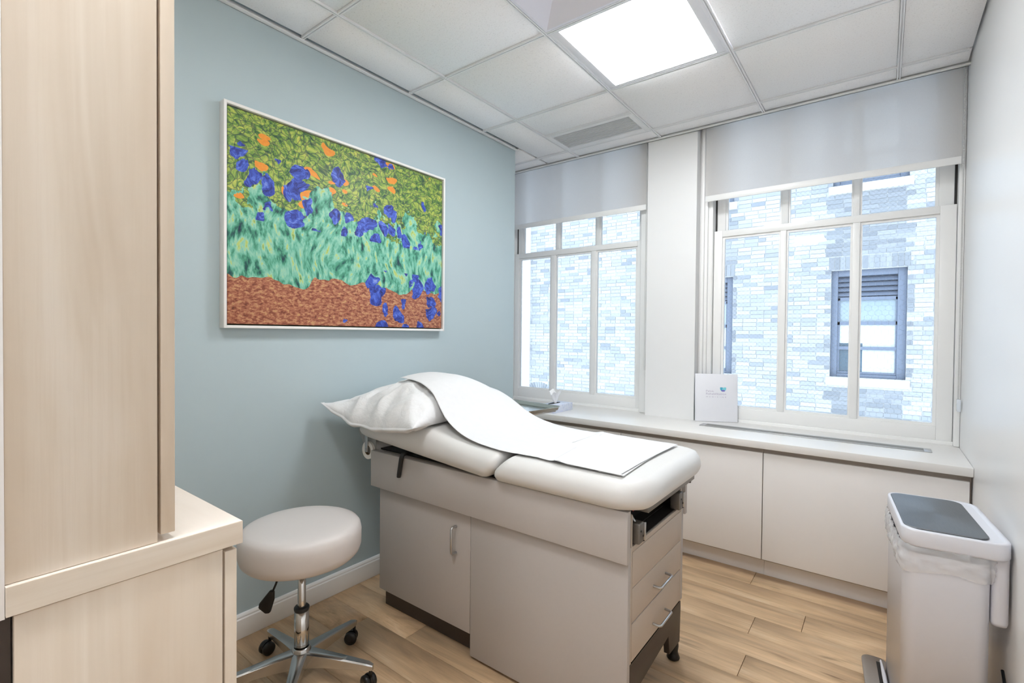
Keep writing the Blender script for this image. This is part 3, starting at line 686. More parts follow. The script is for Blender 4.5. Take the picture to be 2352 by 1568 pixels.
# --- upholstery: swept section, rounded in plan at the ends ---
YC, YH = 1.645, .325
def lerp(a, b, t): return a+(b-a)*t
def interp(tab, x):
    if x <= tab[0][0]: return tab[0][1]
    for (a, p), (b, q) in zip(tab, tab[1:]):
        if x <= b:
            t = (x-a)/(b-a); t = t*t*(3-2*t) if False else t; return p+(q-p)*t
    return tab[-1][1]
TOP = [(-1.92, .846), (-1.80, .868), (-1.62, .884), (-1.48, .878), (-1.38, .862), (-1.28, .838), (-1.18, .823), (-1.04, .818), (-.50, .818)]
BOT = [(-1.92, .786), (-1.52, .750), (-1.15, .724), (-1.13, .723), (-.60, .722), (-.54, .730), (-.50, .732)]
def smooth_i(tab, x, r=.05):
    return sum(interp(tab, x+r*k/3) for k in range(-3, 4))/7
def cushion(x0, x1, rl, rr, ztaper_l, ztaper_r, slant):
    """closed surface: along x sections whose half width shrinks at rounded corners"""
    mb = MB(); NU, NV = 72, 48
    xsn = []
    for i in range(NU):
        t = i/(NU-1); t = .5-.5*math.cos(PI*t); t = .5-.5*math.cos(PI*t) if False else t
        xsn.append(x0+(x1-x0)*t)
    def sec(x, j):
        zt, zb = smooth_i(TOP, x), smooth_i(BOT, x)
        dl, dr_ = x-x0, x1-x
        hw = YH; r = None
        k = 0.0
        if dl < rl: q = 1-dl/rl; hw -= rl*(1-math.sqrt(max(0, 1-q**2.2))) if rl > .03 else 0
        if dr_ < rr: q = 1-dr_/rr; hw -= rr*(1-math.sqrt(max(0, 1-q**2.2))) if rr > .03 else 0
        # vertical rounding at the two ends
        zm = (zt+zb)/2-.004; e = .042
        fl = 1.0
        if dl < e: fl = min(fl, math.sqrt(max(0, 1-(1-dl/e)**2)))
        if dr_ < e: fl = min(fl, math.sqrt(max(0, 1-(1-dr_/e)**2)))
        zt = zm+(zt-zm)*max(fl, .04); zb = zm+(zb-zm)*max(fl, .04)
        a = 2*PI*j/NV; ca, sa = math.cos(a), math.sin(a)
        # rounded-box cross-section: superellipse with fat corners
        yc = hw*(abs(ca)**.16)*(1 if ca > 0 else -1) if False else None
        rad = .052; hh = (zt-zb)/2; zc = (zt+zb)/2; rd = min(rad, hh)
        # parametrise perimeter of a stadium: straight top, rounded sides, straight bottom
        q = j/NV*4
        if q < 1.4: u = q/1.4; y = lerp(-(hw-rad), hw-rad, u); z = zc+hh
        elif q < 2: u = (q-1.4)/.6; an = PI/2-PI*u; y = hw-rad+rad*math.cos(an); z = zc+hh*math.sin(an)
        elif q < 3.4: u = (q-2)/1.4; y = lerp(hw-rad, -(hw-rad), u); z = zc-hh
        else: u = (q-3.4)/.6; an = -PI/2-PI*u; y = -(hw-rad)+rad*math.cos(an); z = zc+hh*math.sin(an)
        xx = x+slant*((z-.76)/.06)*max(0, 1-abs(x-(x1 if slant_end else x0))/.12)
        crown = .006*(1-(y/hw)**2) if z > zc else 0
        return (xx, YC+y, z+crown)
    for i in range(NU): pass
    vs = [sec(x, j) for x in xsn for j in range(NV)]
    mb.add(vs, [(i*NV+j, i*NV+(j+1) % NV, (i+1)*NV+(j+1) % NV, (i+1)*NV+j) for i in range(NU-1) for j in range(NV)], True)
    mb.add(vs[:NV], [tuple(range(NV))], True); mb.add(vs[-NV:], [tuple(range(NV))], True)
    return mb
slant_end = False
obj('seat_cushion', cushion(-1.098, -.530, .035, .130, 0, 0, .045), M['vinyl'], T, weld=True)
slant_end = True
obj('back_cushion', cushion(-1.925, -1.103, .10, .035, 0, 0, .045), M['vinyl'], T, weld=True)
obj('cushion_board', MB().box(-1.86, 1.42, .7145, -.60, 1.86, .7215), M['cavity'], T)

# --- pillow ---
def nz(x, y, z=0, s=1): return noise.noise(Vector((x*s, y*s, z)))
PX0, PX1, PY0, PY1 = -2.032, -1.410, 1.240, 1.90
def rimz(u, v):
    near = interp([(-1, .932), (-.7, .895), (-.35, .862), (.05, .856), (.35, .866), (.7, .880), (1, .890)], u)
    far = .892
    t = (v+1)/2
    return lerp(near, far, t**.7)
def pil_top(u, v):
    ku = (1-abs(u)**1.5)**1.5 if u < 0 else 1-abs(u)**2.6; kv = 1-abs(v)**2.2
    return .17*(max(ku, 0)**.55)*(max(kv, 0)**.62)
def pil_xy(u, v):
    # corners pulled out, sides slightly drawn in
    px_ = lerp(PX0, PX1, (u+1)/2); py_ = lerp(PY0, PY1, (v+1)/2)
    px_ += -.035*u*(1-v*v)*.8; py_ += -.03*v*(1-u*u)
    return px_, py_
def pil(u, v, top):
    x, y = pil_xy(u, v); z = rimz(u, v); e = min(1-abs(u), 1-abs(v))
    if top:
        z += pil_top(u, v)
        z += .010*nz(u*3.2, v*3.2, 3)*min(1, e*6)
        rid = abs(nz(u*4+1.7, v*3, 9)); z += .022*(.3-rid)*min(1, e*5)*(1 if v < .3 else .3)
        # sharp folds gathered along the near edge
        if v < -.3: z += .012*nz(u*6.5+v*2, v*2, 5)*(max(0, -.3-v)/.7)*min(1, e*9)
    else:
        z -= .025*min(1, e*5); z = max(z, smooth_i(TOP, x)+.012) if y > 1.36 and e > .08 else z
    y += .016*nz(u*4, 0, 8)*(v < -.8)*min(1, (1-abs(u))*5)
    return (x, y, z)
def side(u, v): return u*2-1, v*2-1
pm_ = MB()
pm_.grid(lambda a, b: pil(a*2-1, b*2-1, True), 90, 80)
pm_.grid(lambda a, b: pil(a*2-1, b*2-1, False), 90, 80)
def flap(a, b):
    u = a*2-1; x, y, z = pil(u, -1, True)
    h = .030*min(1, (1-abs(u))*5)*(.75+.5*nz(u*3, 2, 1))
    return (x+.006*nz(u*6, b*2, 3)*b, y+.012*b+.008*nz(u*5, 1, 12)*b-.012*math.sin(b*PI), z-h*b)
pm_.grid(flap, 90, 8)
tag(obj('pillow', pm_, M['pillow'], weld=True, origin=(-1.7, 1.55, .88)), 'white disposable pillow with crumpled cover at the head of the exam table', 'pillow')

# --- exam paper draped over table and pillow ---
def pillow_h(x, y):
    u = (x-(PX0+PX1)/2)/((PX1-PX0)/2); v = (y-(PY0+PY1)/2)/((PY1-PY0)/2)
    if abs(u) >= 1 or abs(v) >= 1: return 0
    return rimz(u, v)+pil_top(u, v)+.004+.010*min(1, (1-abs(u))*5)
def surf(x, y):
    ct = smooth_i(TOP, x)+.006*(1-((y-YC)/YH)**2)+.003
    return max(ct, pillow_h(x, y))
# taut paper: relax a height field lengthwise, never letting it sink into what carries it
DX0, DX1, DY0, DY1, DN, DM = -1.90, -.60, 1.33, 1.93, 170, 31
hard = [[surf(lerp(DX0, DX1, i/(DN-1)), min(1.885, lerp(DY0, DY1, j/(DM-1))))+.0015 for j in range(DM)] for i in range(DN)]
H_ = [r[:] for r in hard]
for it in range(90):
    for i in range(1, DN-1):
        for j in range(DM):
            l_ = H_[i][max(j-1, 0)]; r2 = H_[i][min(j+1, DM-1)]
            v_ = .42*(H_[i-1][j]+H_[i+1][j])+.08*(l_+r2); hd_ = hard[i][j]
            H_[i][j] = v_ if v_ > hd_ else hd_
def drape(x, y):
    fx = min(max((x-DX0)/(DX1-DX0)*(DN-1), 0), DN-1.001); fy = min(max((y-DY0)/(DY1-DY0)*(DM-1), 0), DM-1.001)
    i, j = int(fx), int(fy); a, b = fx-i, fy-j
    return lerp(lerp(H_[i][j], H_[i+1][j], a), lerp(H_[i][j+1], H_[i+1][j+1], a), b)
def paper(a, b):
    x = lerp(-1.755, -.632, a); y = lerp(1.372, 1.895, b)
    near = interp([(-1.86, .10), (-1.70, .075), (-1.56, .050), (-1.46, .028), (-1.38, .006), (-1.3, -.0), (-1.1, -.0), (-.95, .012), (-.85, .0), (-.63, 0)], x)
    y += near*(1-b)
    if x > -.96: x += .014*(1-b)*((x+.96)/.33)-.01*b
    z = drape(x, y)
    z += .0035*max(0, nz(x*6, y*2.5, 4))+.0015*max(0, nz(x*25, y*9, 2))
    f = math.exp(-((x+.90+.10*(b-.5))/.022)**2); z += .007*f
    edge = min(b, 1-b)
    if edge < .1 and x < -.7: z += .004*(1-edge/.1)*(.5+.5*nz(x*9, b*2, 7))
    return (x, y, z)
ppm = MB().grid(paper, 220, 60)
po = tag(obj('exam_paper', ppm, M['paper'], origin=(-1.2, 1.64, .82)), 'long white paper sheet running over the pillow and down the exam table', 'paper sheet')
md = po.modifiers.new('thick', 'SOLIDIFY'); md.thickness = .0008; md.offset = 1
# folded end piece lying on the foot end
fp = MB().grid(lambda a, b: (lerp(-.905-.07*(b-.5), -.628, a)+(.012 if b < .02 else 0), lerp(1.368, 1.893, b), drape(lerp(-.905-.07*(b-.5), -.628, a), lerp(1.368, 1.893, b))+.0035+.003*math.exp(-(a/.12)**2)+.002*max(0, nz(a*5, b*5, 8))+.004*max(0, 1-min(b, 1-b)/.05)*max(0, .7-a)), 60, 50)
fo = obj('folded_end', fp, M['paper'], po); md = fo.modifiers.new('thick', 'SOLIDIFY'); md.thickness = .0008; md.offset = 1
fo.location = (0, 0, 0)

# ================= STOOL =================
SX, SY = -1.632, .920
st = thing('rolling_stool', 'round cream padded stool on a polished five-star base with castors', 'stool', (SX, SY, 0))
zt, zb, R_ = .577, .455, .200
pf = [(0, zb), (R_-.035, zb), (R_-.016, zb+.004), (R_-.004, zb+.016), (R_+.002, zb+.034), (R_+.003, zt-.040), (R_-.001, zt-.020), (R_-.010, zt-.009), (R_-.024, zt-.003), (R_-.06, zt-.0005), (R_*.5, zt+.002), (0, zt+.003)]
obj('seat', MB().lathe(pf, (SX, SY, 0), 64), M['stool_vinyl'], st, weld=True)
obj('seat_plate', MB().box(SX-.07, SY-.07, .436, SX+.07, SY+.07, .4565), M['black'], st, bevel=.004)
obj('gas_column', MB().lathe([(0, .10), (.0135, .10), (.0135, .437), (0, .437)], (SX, SY, 0), 24), M['chrome'], st)
obj('column_collar', MB().lathe([(.0136, .262), (.024, .262), (.026, .268), (.026, .274), (.023, .278), (.0136, .278)], (SX, SY, 0), 24), M['black'], st)
obj('column_sleeve', MB().lathe([(.0137, .10), (.0245, .10), (.0245, .262), (.0137, .262)], (SX, SY, 0), 32), M['chrome'], st)
obj('base_hub', MB().lathe([(0, .055), (.026, .055), (.033, .075), (.036, .11), (.030, .128), (.0262, .134), (.0248, .134), (.0248, .10), (0, .10)], (SX, SY, 0), 32), M['alu'], st)
for i, an in enumerate((177, 101, 31, -41, -113)):
    a = math.radians(an); dx, dy = math.cos(a), math.sin(a); qx, qy = -dy, dx
    mb = MB(); N = 14
    vs = []
    for k in range(N):
        t = k/(N-1); r = .022+t*.243
        wt = lerp(.026, .0125, t**.7); wb = lerp(.017, .009, t); zt_ = .122-.030*t**1.15; zb_ = zt_-lerp(.058, .022, t**.8)
        if k == N-1: wt *= .6; wb *= .6; zt_ -= .004
        for (w_, z_) in ((-wt, zt_-.004), (-wt*.72, zt_), (wt*.72, zt_), (wt, zt_-.004), (wb, zb_), (-wb, zb_)):
            vs.append((SX+dx*r+qx*w_, SY+dy*r+qy*w_, z_))
    fs = [(k*6+j, k*6+(j+1) % 6, (k+1)*6+(j+1) % 6, (k+1)*6+j) for k in range(N-1) for j in range(6)]
    mb.add(vs, fs, True); mb.add(vs[:6], [tuple(range(6))]); mb.add(vs[-6:], [tuple(range(6))])
    lg = obj('leg', mb, M['alu'], st, weld=True)
    try: lg.data.set_sharp_from_angle(angle=math.radians(40))
    except Exception: pass
    cx, cy = SX+dx*.256, SY+dy*.256
    cs_ = obj('castor', MB().lathe([(0, .046), (.006, .046), (.006, .0745), (0, .0745)], (cx, cy, 0), 12), M['black'], st)
    sw = math.radians(an+100+i*23); ux, uy = math.cos(sw), math.sin(sw); wx, wy = -uy, ux
    cc = (cx+ux*.012, cy+uy*.012, .0245)
    for sg in (-1, 1):
        wb_ = MB(); r0 = .0245; ring = []
        for (rr, hh) in ((0.001, .004), (r0-.002, .004), (r0, .007), (r0, .017), (r0-.004, .021), (.010, .022), (.001, .022)):
            for k in range(24):
                th = 2*PI*k/24; c_, s_ = math.cos(th)*rr, math.sin(th)*rr
                ring.append((cc[0]+ux*c_+wx*hh*sg, cc[1]+uy*c_+wy*hh*sg, cc[2]+s_))
        wb_.add(ring, [(q*24+k, q*24+(k+1) % 24, (q+1)*24+(k+1) % 24, (q+1)*24+k) for q in range(6) for k in range(24)], True)
        obj('wheel', wb_, M['black'], cs_, weld=True)
    hb = MB()
    arc = [(math.cos(t_)*.0225, math.sin(t_)*.0225) for t_ in [PI*k/10 for k in range(11)]]
    hv = []
    for sg in (-1, 1):
        for (c_, s_) in arc: hv.append((cc[0]+ux*c_+wx*.0035*sg, cc[1]+uy*c_+wy*.0035*sg, cc[2]+s_+.004))
    hb.add(hv, [tuple(range(11)), tuple(range(21, 10, -1))]+[(k, k+1, k+12, k+11) for k in range(10)]+[(10, 0, 11, 21)])
    obj('castor_hood', hb, M['black'], cs_)
lx, ly = -.795, -.606
lev = obj('height_lever', MB().tube([(SX+lx*.03, SY+ly*.03, .432), (SX+lx*.075, SY+ly*.075, .405), (SX+lx*.092, SY+ly*.092, .355), (SX+lx*.105, SY+ly*.105, .325)], .0038, 8), M['black'], st)
def P3(a, h): return Vector((SX+lx*a, SY+ly*a, h))
pad = MB(); nrm = Vector((ly, -lx, 0)).normalized()*.008
pts = [P3(.099, .332), P3(.118, .326), P3(.124, .306), P3(.120, .272), P3(.134, .258), P3(.150, .262), P3(.156, .282), P3(.130, .322)]
pts = [P3(.098, .330), P3(.112, .334), P3(.150, .286), P3(.153, .270), P3(.128, .250), P3(.112, .252), P3(.098, .300)]
n_ = len(pts)
pad.add([p-nrm for p in pts]+[p+nrm for p in pts], [tuple(range(n_)), tuple(range(2*n_-1, n_-1, -1))]+[(i, i+n_, (i+1) % n_+n_, (i+1) % n_) for i in range(n_)])
obj('lever_paddle', pad, M['black'], lev, bevel=.005, bseg=3)

# ================= INSTRUMENT STAND =================
tw, tl, trz = .29, .40, math.radians(-8)
stx, sty, stz = -1.625, 2.20, .835
ms = thing('instrument_stand', 'stainless steel instrument tray on a stand behind the exam table', 'instrument stand', (stx, sty, 0), trz)
def rrect(hx, hy, r, n=6):
    out = []
    for (cx_, cy_, a0) in ((hx-r, hy-r, 0), (-hx+r, hy-r, 90), (-hx+r, -hy+r, 180), (hx-r, -hy+r, 270)):
        for k in range(n+1):
            a = math.radians(a0+90*k/n); out.append((cx_+r*math.cos(a), cy_+r*math.sin(a)))
    return out
def shellrings(rings):
    mb = MB(); n = len(rings[0])
    for r_ in rings: pass
    vs = [v for r_ in rings for v in r_]
    mb.add(vs, [(i*n+k, i*n+(k+1) % n, (i+1)*n+(k+1) % n, (i+1)*n+k) for i in range(len(rings)-1) for k in range(n)], True)
    return mb, n
def rr3(hx, hy, r, z, n=6, cx=0, cy=0): return [(cx+a, cy+b, z) for a, b in rrect(hx, hy, r, n)]
H2, W2 = tl/2, tw/2
rings = [rr3(H2-.016, W2-.016, .02, stz), rr3(H2-.010, W2-.010, .026, stz+.004), rr3(H2-.007, W2-.007, .028, stz+.018), rr3(H2, W2, .032, stz+.020), rr3(H2, W2, .032, stz+.017), rr3(H2-.008, W2-.008, .028, stz+.014), rr3(H2-.011, W2-.011, .026, stz+.001), rr3(H2-.016, W2-.016, .02, stz-.0015)]
mb, n = shellrings(rings); mb.add(rings[0], [tuple(range(n))]); mb.add(rings[-1], [tuple(range(n))])
obj('stand_tray', mb, M['tray'], ms, local=True, weld=True)
obj('tray_support', MB().tube([(-H2+.03, -W2+.03, stz-.007), (H2-.03, -W2+.03, stz-.007), (H2-.03, W2-.03, stz-.007), (-H2+.03, W2-.03, stz-.007)], .005, 8, closed=True), M['chrome'], ms, local=True)
obj('stand_post', MB().tube([(-H2+.03, 0, stz-.012), (-H2+.03, 0, .03)], .011, 16), M['chrome'], ms, local=True)
obj('stand_base', MB().tube([(-H2+.03, -.14, .022), (-H2+.03, .14, .022)], .012, 12).tube([(-H2+.03, -.14, .022), (H2-.06, -.14, .022)], .012, 12).tube([(-H2+.03, .14, .022), (H2-.06, .14, .022)], .012, 12).lathe([(0, 0.0), (.012, .0), (.012, .014), (0, .014)], (-H2+.03, -.14, 0), 12).lathe([(0, 0), (.012, 0), (.012, .014), (0, .014)], (-H2+.03, .14, 0), 12).lathe([(0, 0), (.012, 0), (.012, .014), (0, .014)], (H2-.06, -.14, 0), 12).lathe([(0, 0), (.012, 0), (.012, .014), (0, .014)], (H2-.06, .14, 0), 12), M['steel'], ms, local=True)

# ================= LEDGE ITEMS =================
tb = thing('tissue_box', 'small pale blue tissue box on the ledge behind the tray', 'tissue box', (-1.808, 2.895, ZL))
bx = obj('carton', MB().box(-.058, -.120, .0003, .058, .120, .052), M['tbox'], tb, bevel=.001, local=True)
obj('slot', MB().prism([(-.02+.02*math.cos(a)*1.0, .075*math.sin(a)) for a in [2*PI*k/20 for k in range(20)]], 'z', .052, .0526), M['dark_gap'], tb, local=True)
def tis(a, b):
    th = a*2*PI; h = b; r = .012+.045*h**1.2+.008*math.sin(th*3+h*3)*h
    return (-.015+r*math.cos(th)*.55, .005+r*math.sin(th)*1.1, .052+h*(.082+.014*math.sin(th*2+1)+.010*math.sin(th*5)))
obj('tissue', MB().grid(tis, 40, 12, closeu=True), M['tissue'], tb, local=True)

bd = thing('display_folder', 'white upright folder with a teal leaf logo leaning at the window ledge', 'folder', (-.818, 3.175, ZL), math.radians(27))
tilt = Matrix.Rotation(math.radians(-3), 4, 'X')
bo = obj('folder_board', MB().box(-.125, -.0035, .0, .125, .0035, .296), M['binder'], bd, bevel=.0016, local=True)
bo.rotation_euler = (math.radians(-3), 0, 0); bo.location = (0, 0, .0008)
def petal(mirror):
    out = []
    # leaf from tip (outer top) to base (centre bottom)
    for k in range(13):
        t = k/12; out.append((t, .36*math.sin(PI*t)**.8))
    for k in range(11, 0, -1):
        t = k/12; out.append((t, -.30*math.sin(PI*t)**.8))
    a = Vector((-.0175, .013)); b = Vector((.0045, -.0115)); d = b-a; q = Vector((-d.y, d.x))
    pts = [a+d*t+q*w_*1.0 for t, w_ in out]
    return [((-p.x if mirror else p.x), p.y) for p in pts]
lcx, lcz = .040, .200
for mir, mt in ((False, 'logo_a'), (True, 'logo_b')):
    pp = [(lcx+x, lcz+z) for x, z in petal(mir)]
    obj('logo_leaf', MB().prism(pp, 'y', -.0040-(.0001 if mir else 0), -.0036), M[mt], bo, local=True)
ov = [(lcx+.0115*math.sin(a), lcz-.0082+.0062*math.cos(a)*(1 if math.cos(a) > 0 else .75)) for a in [2*PI*k/20 for k in range(20)]]
obj('logo_leaf', MB().prism(ov, 'y', -.0043, -.0036), M['logo_c'], bo, local=True)
def text(body, x, z, size, width, mat, parent, spacing=1.0):
    cu = bpy.data.curves.new('lettering', 'FONT'); cu.body = body; cu.size = size; cu.extrude = .00015; cu.space_character = spacing
    cu.fill_mode = 'BOTH'
    ob = bpy.data.objects.new('lettering', cu); COL.objects.link(ob)
    bpy.context.view_layer.update()
    dg = bpy.context.evaluated_depsgraph_get(); me = bpy.data.meshes.new_from_object(ob.evaluated_get(dg))
    bpy.data.objects.remove(ob)
    xs_ = [v.co.x for v in me.vertices]; k = width/(max(xs_)-min(xs_))
    x_min = min(xs_)
    for v in me.vertices: v.co = Vector((x+(v.co.x-x_min)*k, -.0039-v.co.z, z+v.co.y))
    me.materials.clear(); me.materials.append(mat); me.name = 'lettering'
    o = bpy.data.objects.new('lettering', me); COL.objects.link(o); o.parent = parent; return o
text('Pelvic', -.060, .1835, .0165, .046, M['ink'], bo)
text('Rehabilitation', -.060, .1665, .0175, .118, M['ink'], bo)
text('MEDICINE', -.059, .1495, .0105, .117, M['ink'], bo, 1.9)

# ================= BIN =================
bn = thing('step_bin', 'slim white step bin with a brushed steel lid inset against the right wall', 'bin', (.161, 2.122, 0), math.radians(5))
hx, hy = .101, .200
def bodyrings(hx, hy, r, zs, cx=0): return [rr3(hx, hy, r, z, 8, cx) for z in zs]
mb, n = shellrings([rr3(hx, hy, .035, .012, 8, -.018), rr3(hx, hy, .035, .60, 8, -.018)]); mb.add(rr3(hx, hy, .035, .012, 8, -.018), [tuple(range(n))])
obj('bin_body', mb, M['can'], bn, local=True, weld=True)
mb, n = shellrings([rr3(hx+.003, hy+.003, .037, 0.0005, 8, -.018), rr3(hx+.003, hy+.003, .037, .014, 8, -.018)]); mb.add(rr3(hx+.003, hy+.003, .037, .0005, 8, -.018), [tuple(range(n))]); mb.add(rr3(hx+.003, hy+.003, .037, .014, 8, -.018), [tuple(range(n))])
obj('bin_foot', mb, M['black'], bn, local=True, weld=True)
# lid ring and steel top
zl0, zl1 = .622, .672; ox, oy = .124, .212
def rim(a, b, r, z, cx=0.0): return rr3(a, b, r, z, 8, cx)
rg = [rim(ox-.010, oy-.010, .035, zl0+.001), rim(ox-.003, oy-.003, .04, zl0), rim(ox, oy, .042, zl0+.006), rim(ox, oy, .042, zl1-.004), rim(ox-.002, oy-.002, .041, zl1), rim(ox-.013, oy-.010, .036, zl1+.001), rim(ox-.016, oy-.012, .034, zl1-.003)]
mb, n = shellrings(rg); mb.add(rg[0], [tuple(range(n))]); mb.add(rg[-1], [tuple(range(n))])
obj('bin_lid', mb, M['can'], bn, local=True, weld=True)
lt = [rr3(.098, oy-.018, .034, zl1-.001, 8, -.018), rr3(.098, oy-.018, .034, zl1+.0022, 8, -.018), rr3(.096, oy-.020, .033, zl1+.003, 8, -.018)]
mb, n = shellrings(lt); mb.add(lt[-1], [tuple(range(n))]); mb.add(lt[0], [tuple(range(n))])
obj('lid_plate', mb, M['lid_steel'], bn, local=True, weld=True)
rg = [rr3(.026, hy-.02, .014, .425, 6, .108), rr3(.030, hy-.015, .018, .435, 6, .108), rr3(.030, hy-.015, .018, .622, 6, .108)]
mb, n = shellrings([rr3(.017, hy-.02, .014, .425, 6, .104), rr3(.019, hy-.016, .016, .435, 6, .104), rr3(.019, hy-.016, .016, .59, 6, .104), rr3(.024, hy-.012, .018, .622, 6, .099)])
mb.add(rr3(.017, hy-.02, .014, .425, 6, .104), [tuple(range(n))])
obj('hinge_housing', mb, M['can'], bn, local=True, weld=True)
def bag(a, b):
    n_ = 160; pts = BAGP; i = int(a*n_) % n_
    x, y = pts[i]; out = .004+.006*math.sin(b*PI)+.010*abs(nz(i*.21, b*3, 1))+.009*abs(nz(i*.7, b*5, 6))
    nx, ny = x-(-.018)*1.0, y; l = math.hypot(nx*2.2, ny); dxn, dyn = nx*2.2/l, ny/l
    zb2 = .545+.020*nz(i*.045, 1, 3)
    return (x+dxn*out, y+dyn*out, lerp(.626, zb2, b)-.01*nz(i*.12, b, 2)*b)
pth = rrect(hx, hy, .035, 8); pth = [(a-.018, b) for a, b in pth]
ln = []; per = 0
for i in range(len(pth)):
    p, q = pth[i], pth[(i+1) % len(pth)]; ln.append(math.dist(p, q))
tot = sum(ln); BAGP = []
for i in range(160):
    d = tot*i/160; k = 0
    while d > ln[k]: d -= ln[k]; k += 1
    p, q = pth[k], pth[(k+1) % len(pth)]; t_ = d/ln[k]; BAGP.append((lerp(p[0], q[0], t_), lerp(p[1], q[1], t_)))
obj('bin_liner', MB().grid(bag, 160, 12, closeu=True), M['film'], bn, local=True)
pd = obj('pedal_plate', MB().prism([(p[0]-.150, p[1]+.05) for p in rrect(.040, .19, .03, 6)], 'z', .004, .016), M['steel'], bn, local=True, bevel=.002)
obj('pedal_slot', MB().box(-.145, -.10, .0162, -.133, .205, .0168), M['black'], pd, local=True)
obj('pedal_bar', MB().tube([(-.128, -.12, .026), (-.130, .10, .030), (-.132, .195, .030)], [.007, .007, .003], 10), M['can'], pd, local=True)
tag(obj('power_cable', MB().tube([(.296, 1.75, .02), (.293, 1.80, .06), (.291, 1.86, .16), (.294, 1.93, .24), (.297, 2.02, .27)], .004, 8), M['cable']), 'thin black cable looping down the right wall behind the bin', 'cable')

# ================= OUTSIDE: BRICK BUILDING ACROSS THE YARD =================
YF = 9.0
B = thing('brick_building', 'pale brick building across the yard seen through both windows', 'building', (-2, YF, -3))
wins = [(-.655, .265, .640, 2.275), (-3.03, -2.078, .600, 2.278), (-.655, .265, 3.565, 5.20), (-3.03, -2.078, 3.56, 5.20)]
def inwin(x0, x1, z0, z1):
    for a, b, c, d in wins:
        if x1 > a-.001 and x0 < b+.001 and z1 > c-.130 and z0 < d+.0: return True
    return False
X0, X1, Z0, Z1 = -11.0, 4.0, -3.0, 5.6
def holes(mb, y0, y1):
    xs_ = sorted({X0, X1}|{w_[0] for w_ in wins}|{w_[1] for w_ in wins}); zs_ = sorted({Z0, Z1}|{w_[2] for w_ in wins}|{w_[3] for w_ in wins})
    for a, b in zip(xs_, xs_[1:]):
        for c, d in zip(zs_, zs_[1:]):
            mx_, mz_ = (a+b)/2, (c+d)/2
            if any(p < mx_ < q and r < mz_ < t for p, q, r, t in wins): continue
            mb.box(a, y0, c, b, y1, d)
    return mb
obj('mortar_wall', holes(MB(), YF+.008, YF+.30), M['mortar'], B)
BL, BH, J = .205, .058, .009
pale, dark = [], []
rb_ = random.Random(11)
rows = int((Z1-Z0)/(BH+J))
ARC = (-6.1, -.33, .40, .52)
for r_ in range(rows):
    z = Z0+r_*(BH+J); x = X0-((r_ % 2)*.5)*(BL+J)+rb_.uniform(-.01, .01)
    while x < X1:
        l = BL if rb_.random() > .12 else BL*.48
        x0_, x1_ = x, x+l; x = x1_+J
        if x0_ < -6.43 and -9 < x0_: 
            if x1_ > -6.43: x0_ = -6.425
            if x1_-x0_ < .03 or x1_ < -6.43: continue
        # clip against windows
        segs_ = [(x0_, x1_)]
        for a, b, c, d in wins:
            top = d+.215
            if z+BH > c-.13 and z < top:
                ns = []
                for p, q in segs_:
                    ex0, ex1 = (a-.03, b+.03) if (z < c or z > d-.001) else (a, b)
                    if z < c: ex0, ex1 = a-.055, b+.055
                    if q <= ex0 or p >= ex1: ns.append((p, q)); continue
                    if p < ex0: ns.append((p, ex0-.002))
                    if q > ex1: ns.append((ex1+.002, q))
                segs_ = ns
        for p, q in segs_:
            if q-p < .025: continue
            mx_, mz_ = (p+q)/2, z+BH/2; dd = math.hypot(mx_-ARC[0], mz_-ARC[1])
            if dd < ARC[3]+.01: continue
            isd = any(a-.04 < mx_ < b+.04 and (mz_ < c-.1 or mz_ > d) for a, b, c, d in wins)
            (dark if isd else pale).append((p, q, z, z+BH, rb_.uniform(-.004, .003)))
# soldier courses over the windows
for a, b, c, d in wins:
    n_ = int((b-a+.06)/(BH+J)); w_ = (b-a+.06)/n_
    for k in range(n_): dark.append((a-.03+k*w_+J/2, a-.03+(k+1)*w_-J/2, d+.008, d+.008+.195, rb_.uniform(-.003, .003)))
def seen(bk):
    """how large the brick shows: the lower panes of the right window first"""
    p, q, z, z2, _ = bk; x, zz = (p+q)/2*3.27/YF, 1.252+((z+z2)/2-1.252)*3.27/YF
    return (-.80 < x < .205 and .80 < zz < 1.88), x
vis = sorted([(not (seen(b_)[0]), -(seen(b_)[1]), i, kind) for kind, lst in ((0, pale), (1, dark)) for i, b_ in enumerate(lst)])[:300]
pick = {(k, i) for _, _, i, k in vis}
cache = {}
def brick_mesh(l, h, mat):
    key = (round(l, 2), round(h, 3), mat.name)
    if key not in cache:
        cache[key] = MB().box(-l/2, 0, -h/2, l/2, .02, h/2).mesh('brick', mat)
    return cache[key]
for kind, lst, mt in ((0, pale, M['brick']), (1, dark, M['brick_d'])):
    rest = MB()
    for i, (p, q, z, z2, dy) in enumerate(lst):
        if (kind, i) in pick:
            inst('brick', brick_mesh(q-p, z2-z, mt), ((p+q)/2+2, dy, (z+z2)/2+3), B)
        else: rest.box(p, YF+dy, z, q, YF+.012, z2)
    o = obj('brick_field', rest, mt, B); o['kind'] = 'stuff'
# arched lintel low on the left
for k in range(13):
    a = math.radians(90+(k-6)*7.6); c_, s_ = math.cos(a), math.sin(a); w_ = .022
    q = [(ARC[0]+c_*r0-s_*w_*sg, ARC[1]+s_*r0+c_*w_*sg) for r0, sg in ((ARC[2], -1), (ARC[3], -1), (ARC[3], 1), (ARC[2], 1))]
    obj('brick', MB().prism(q, 'y', YF-.004, YF+.012), M['brick_d'], B)
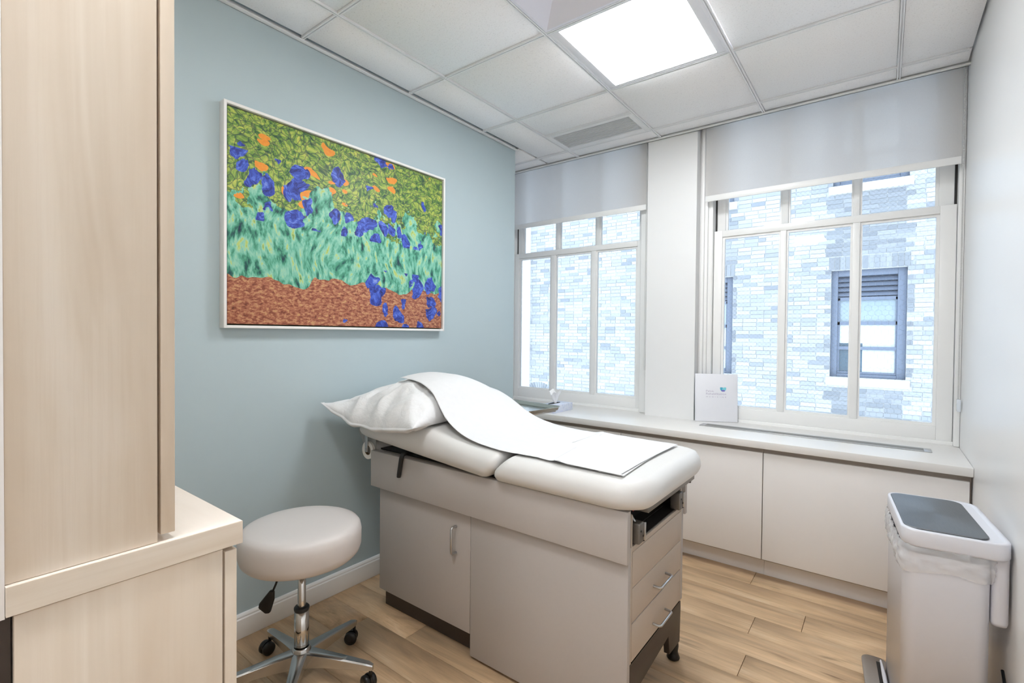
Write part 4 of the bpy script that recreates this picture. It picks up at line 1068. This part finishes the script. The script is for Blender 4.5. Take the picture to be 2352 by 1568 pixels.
# stone quoins
z = Z0; k = 0
while z < Z1-.3:
    h = .34; ww = .62 if k % 2 else .58
    obj('stone_block', MB().box(-6.45-ww, YF-.18, z+.006, -6.45, YF+.01, z+h-.006), M['stone'], B, bevel=.012)
    z += h; k += 1
# far windows with louvre, frames, sashes and sills
for (a, b, c, d), up in zip(wins, (0, 0, 1, 1)):
    W = obj('far_window', MB().box(a+.001, YF+.07, c, a+.085, YF+.16, d).box(b-.105, YF+.07, c, b-.001, YF+.16, d).box(a+.0855, YF+.07, d-.09, b-.1055, YF+.16, d).box(a+.0855, YF+.07, c, b-.1055, YF+.16, c+.05).box(a+.0855, YF+.09, c+.0505, b-.1055, YF+.15, c+.085), M['extframe'], B, bevel=.004)
    obj('window_sill', MB().box(a-.05, YF-.04, c-.125, b+.05, YF+.10, c-.005), M['sill_stone'], B, bevel=.006)
    ia, ib = a+.085, b-.105
    zlv = d-.42
    for kk in range(4):
        zz = zlv+.03+kk*.075
        obj('louver_slat', MB().prism([(YF+.095, zz), (YF+.105, zz-.006), (YF+.15, zz+.05), (YF+.14, zz+.056)], 'x', ia, ib), M['extframe'], W)
    obj('louver_back', MB().box(ia, YF+.155, zlv, ib, YF+.165, d-.09), M['extframe_d'], W)
    obj('sash_bar', MB().box(ia, YF+.10, zlv-.04, ib, YF+.14, zlv+.01).box(ia, YF+.10, c+.80, ib, YF+.13, c+.85).box(ia, YF+.09, c+.42, ib, YF+.13, c+.47).box(ia, YF+.10, c+.08, ia+.03, YF+.13, zlv).box(ib-.02, YF+.10, c+.08, ib, YF+.13, zlv), M['extframe'], W)
    obj('pane', MB().box(ia, YF+.125, c+.80, ib, YF+.13, zlv), M['farpane'], W)
    obj('pane', MB().box(ia, YF+.125, c+.45, ib, YF+.13, c+.82), M['farsky'], W)
    obj('pane', MB().box(ia+.32, YF+.122, c+.07, ib, YF+.127, c+.45), M['farsky'], W)
    obj('pane', MB().box(ia, YF+.122, c+.07, ia+.32, YF+.127, c+.52), M['fardark'], W)
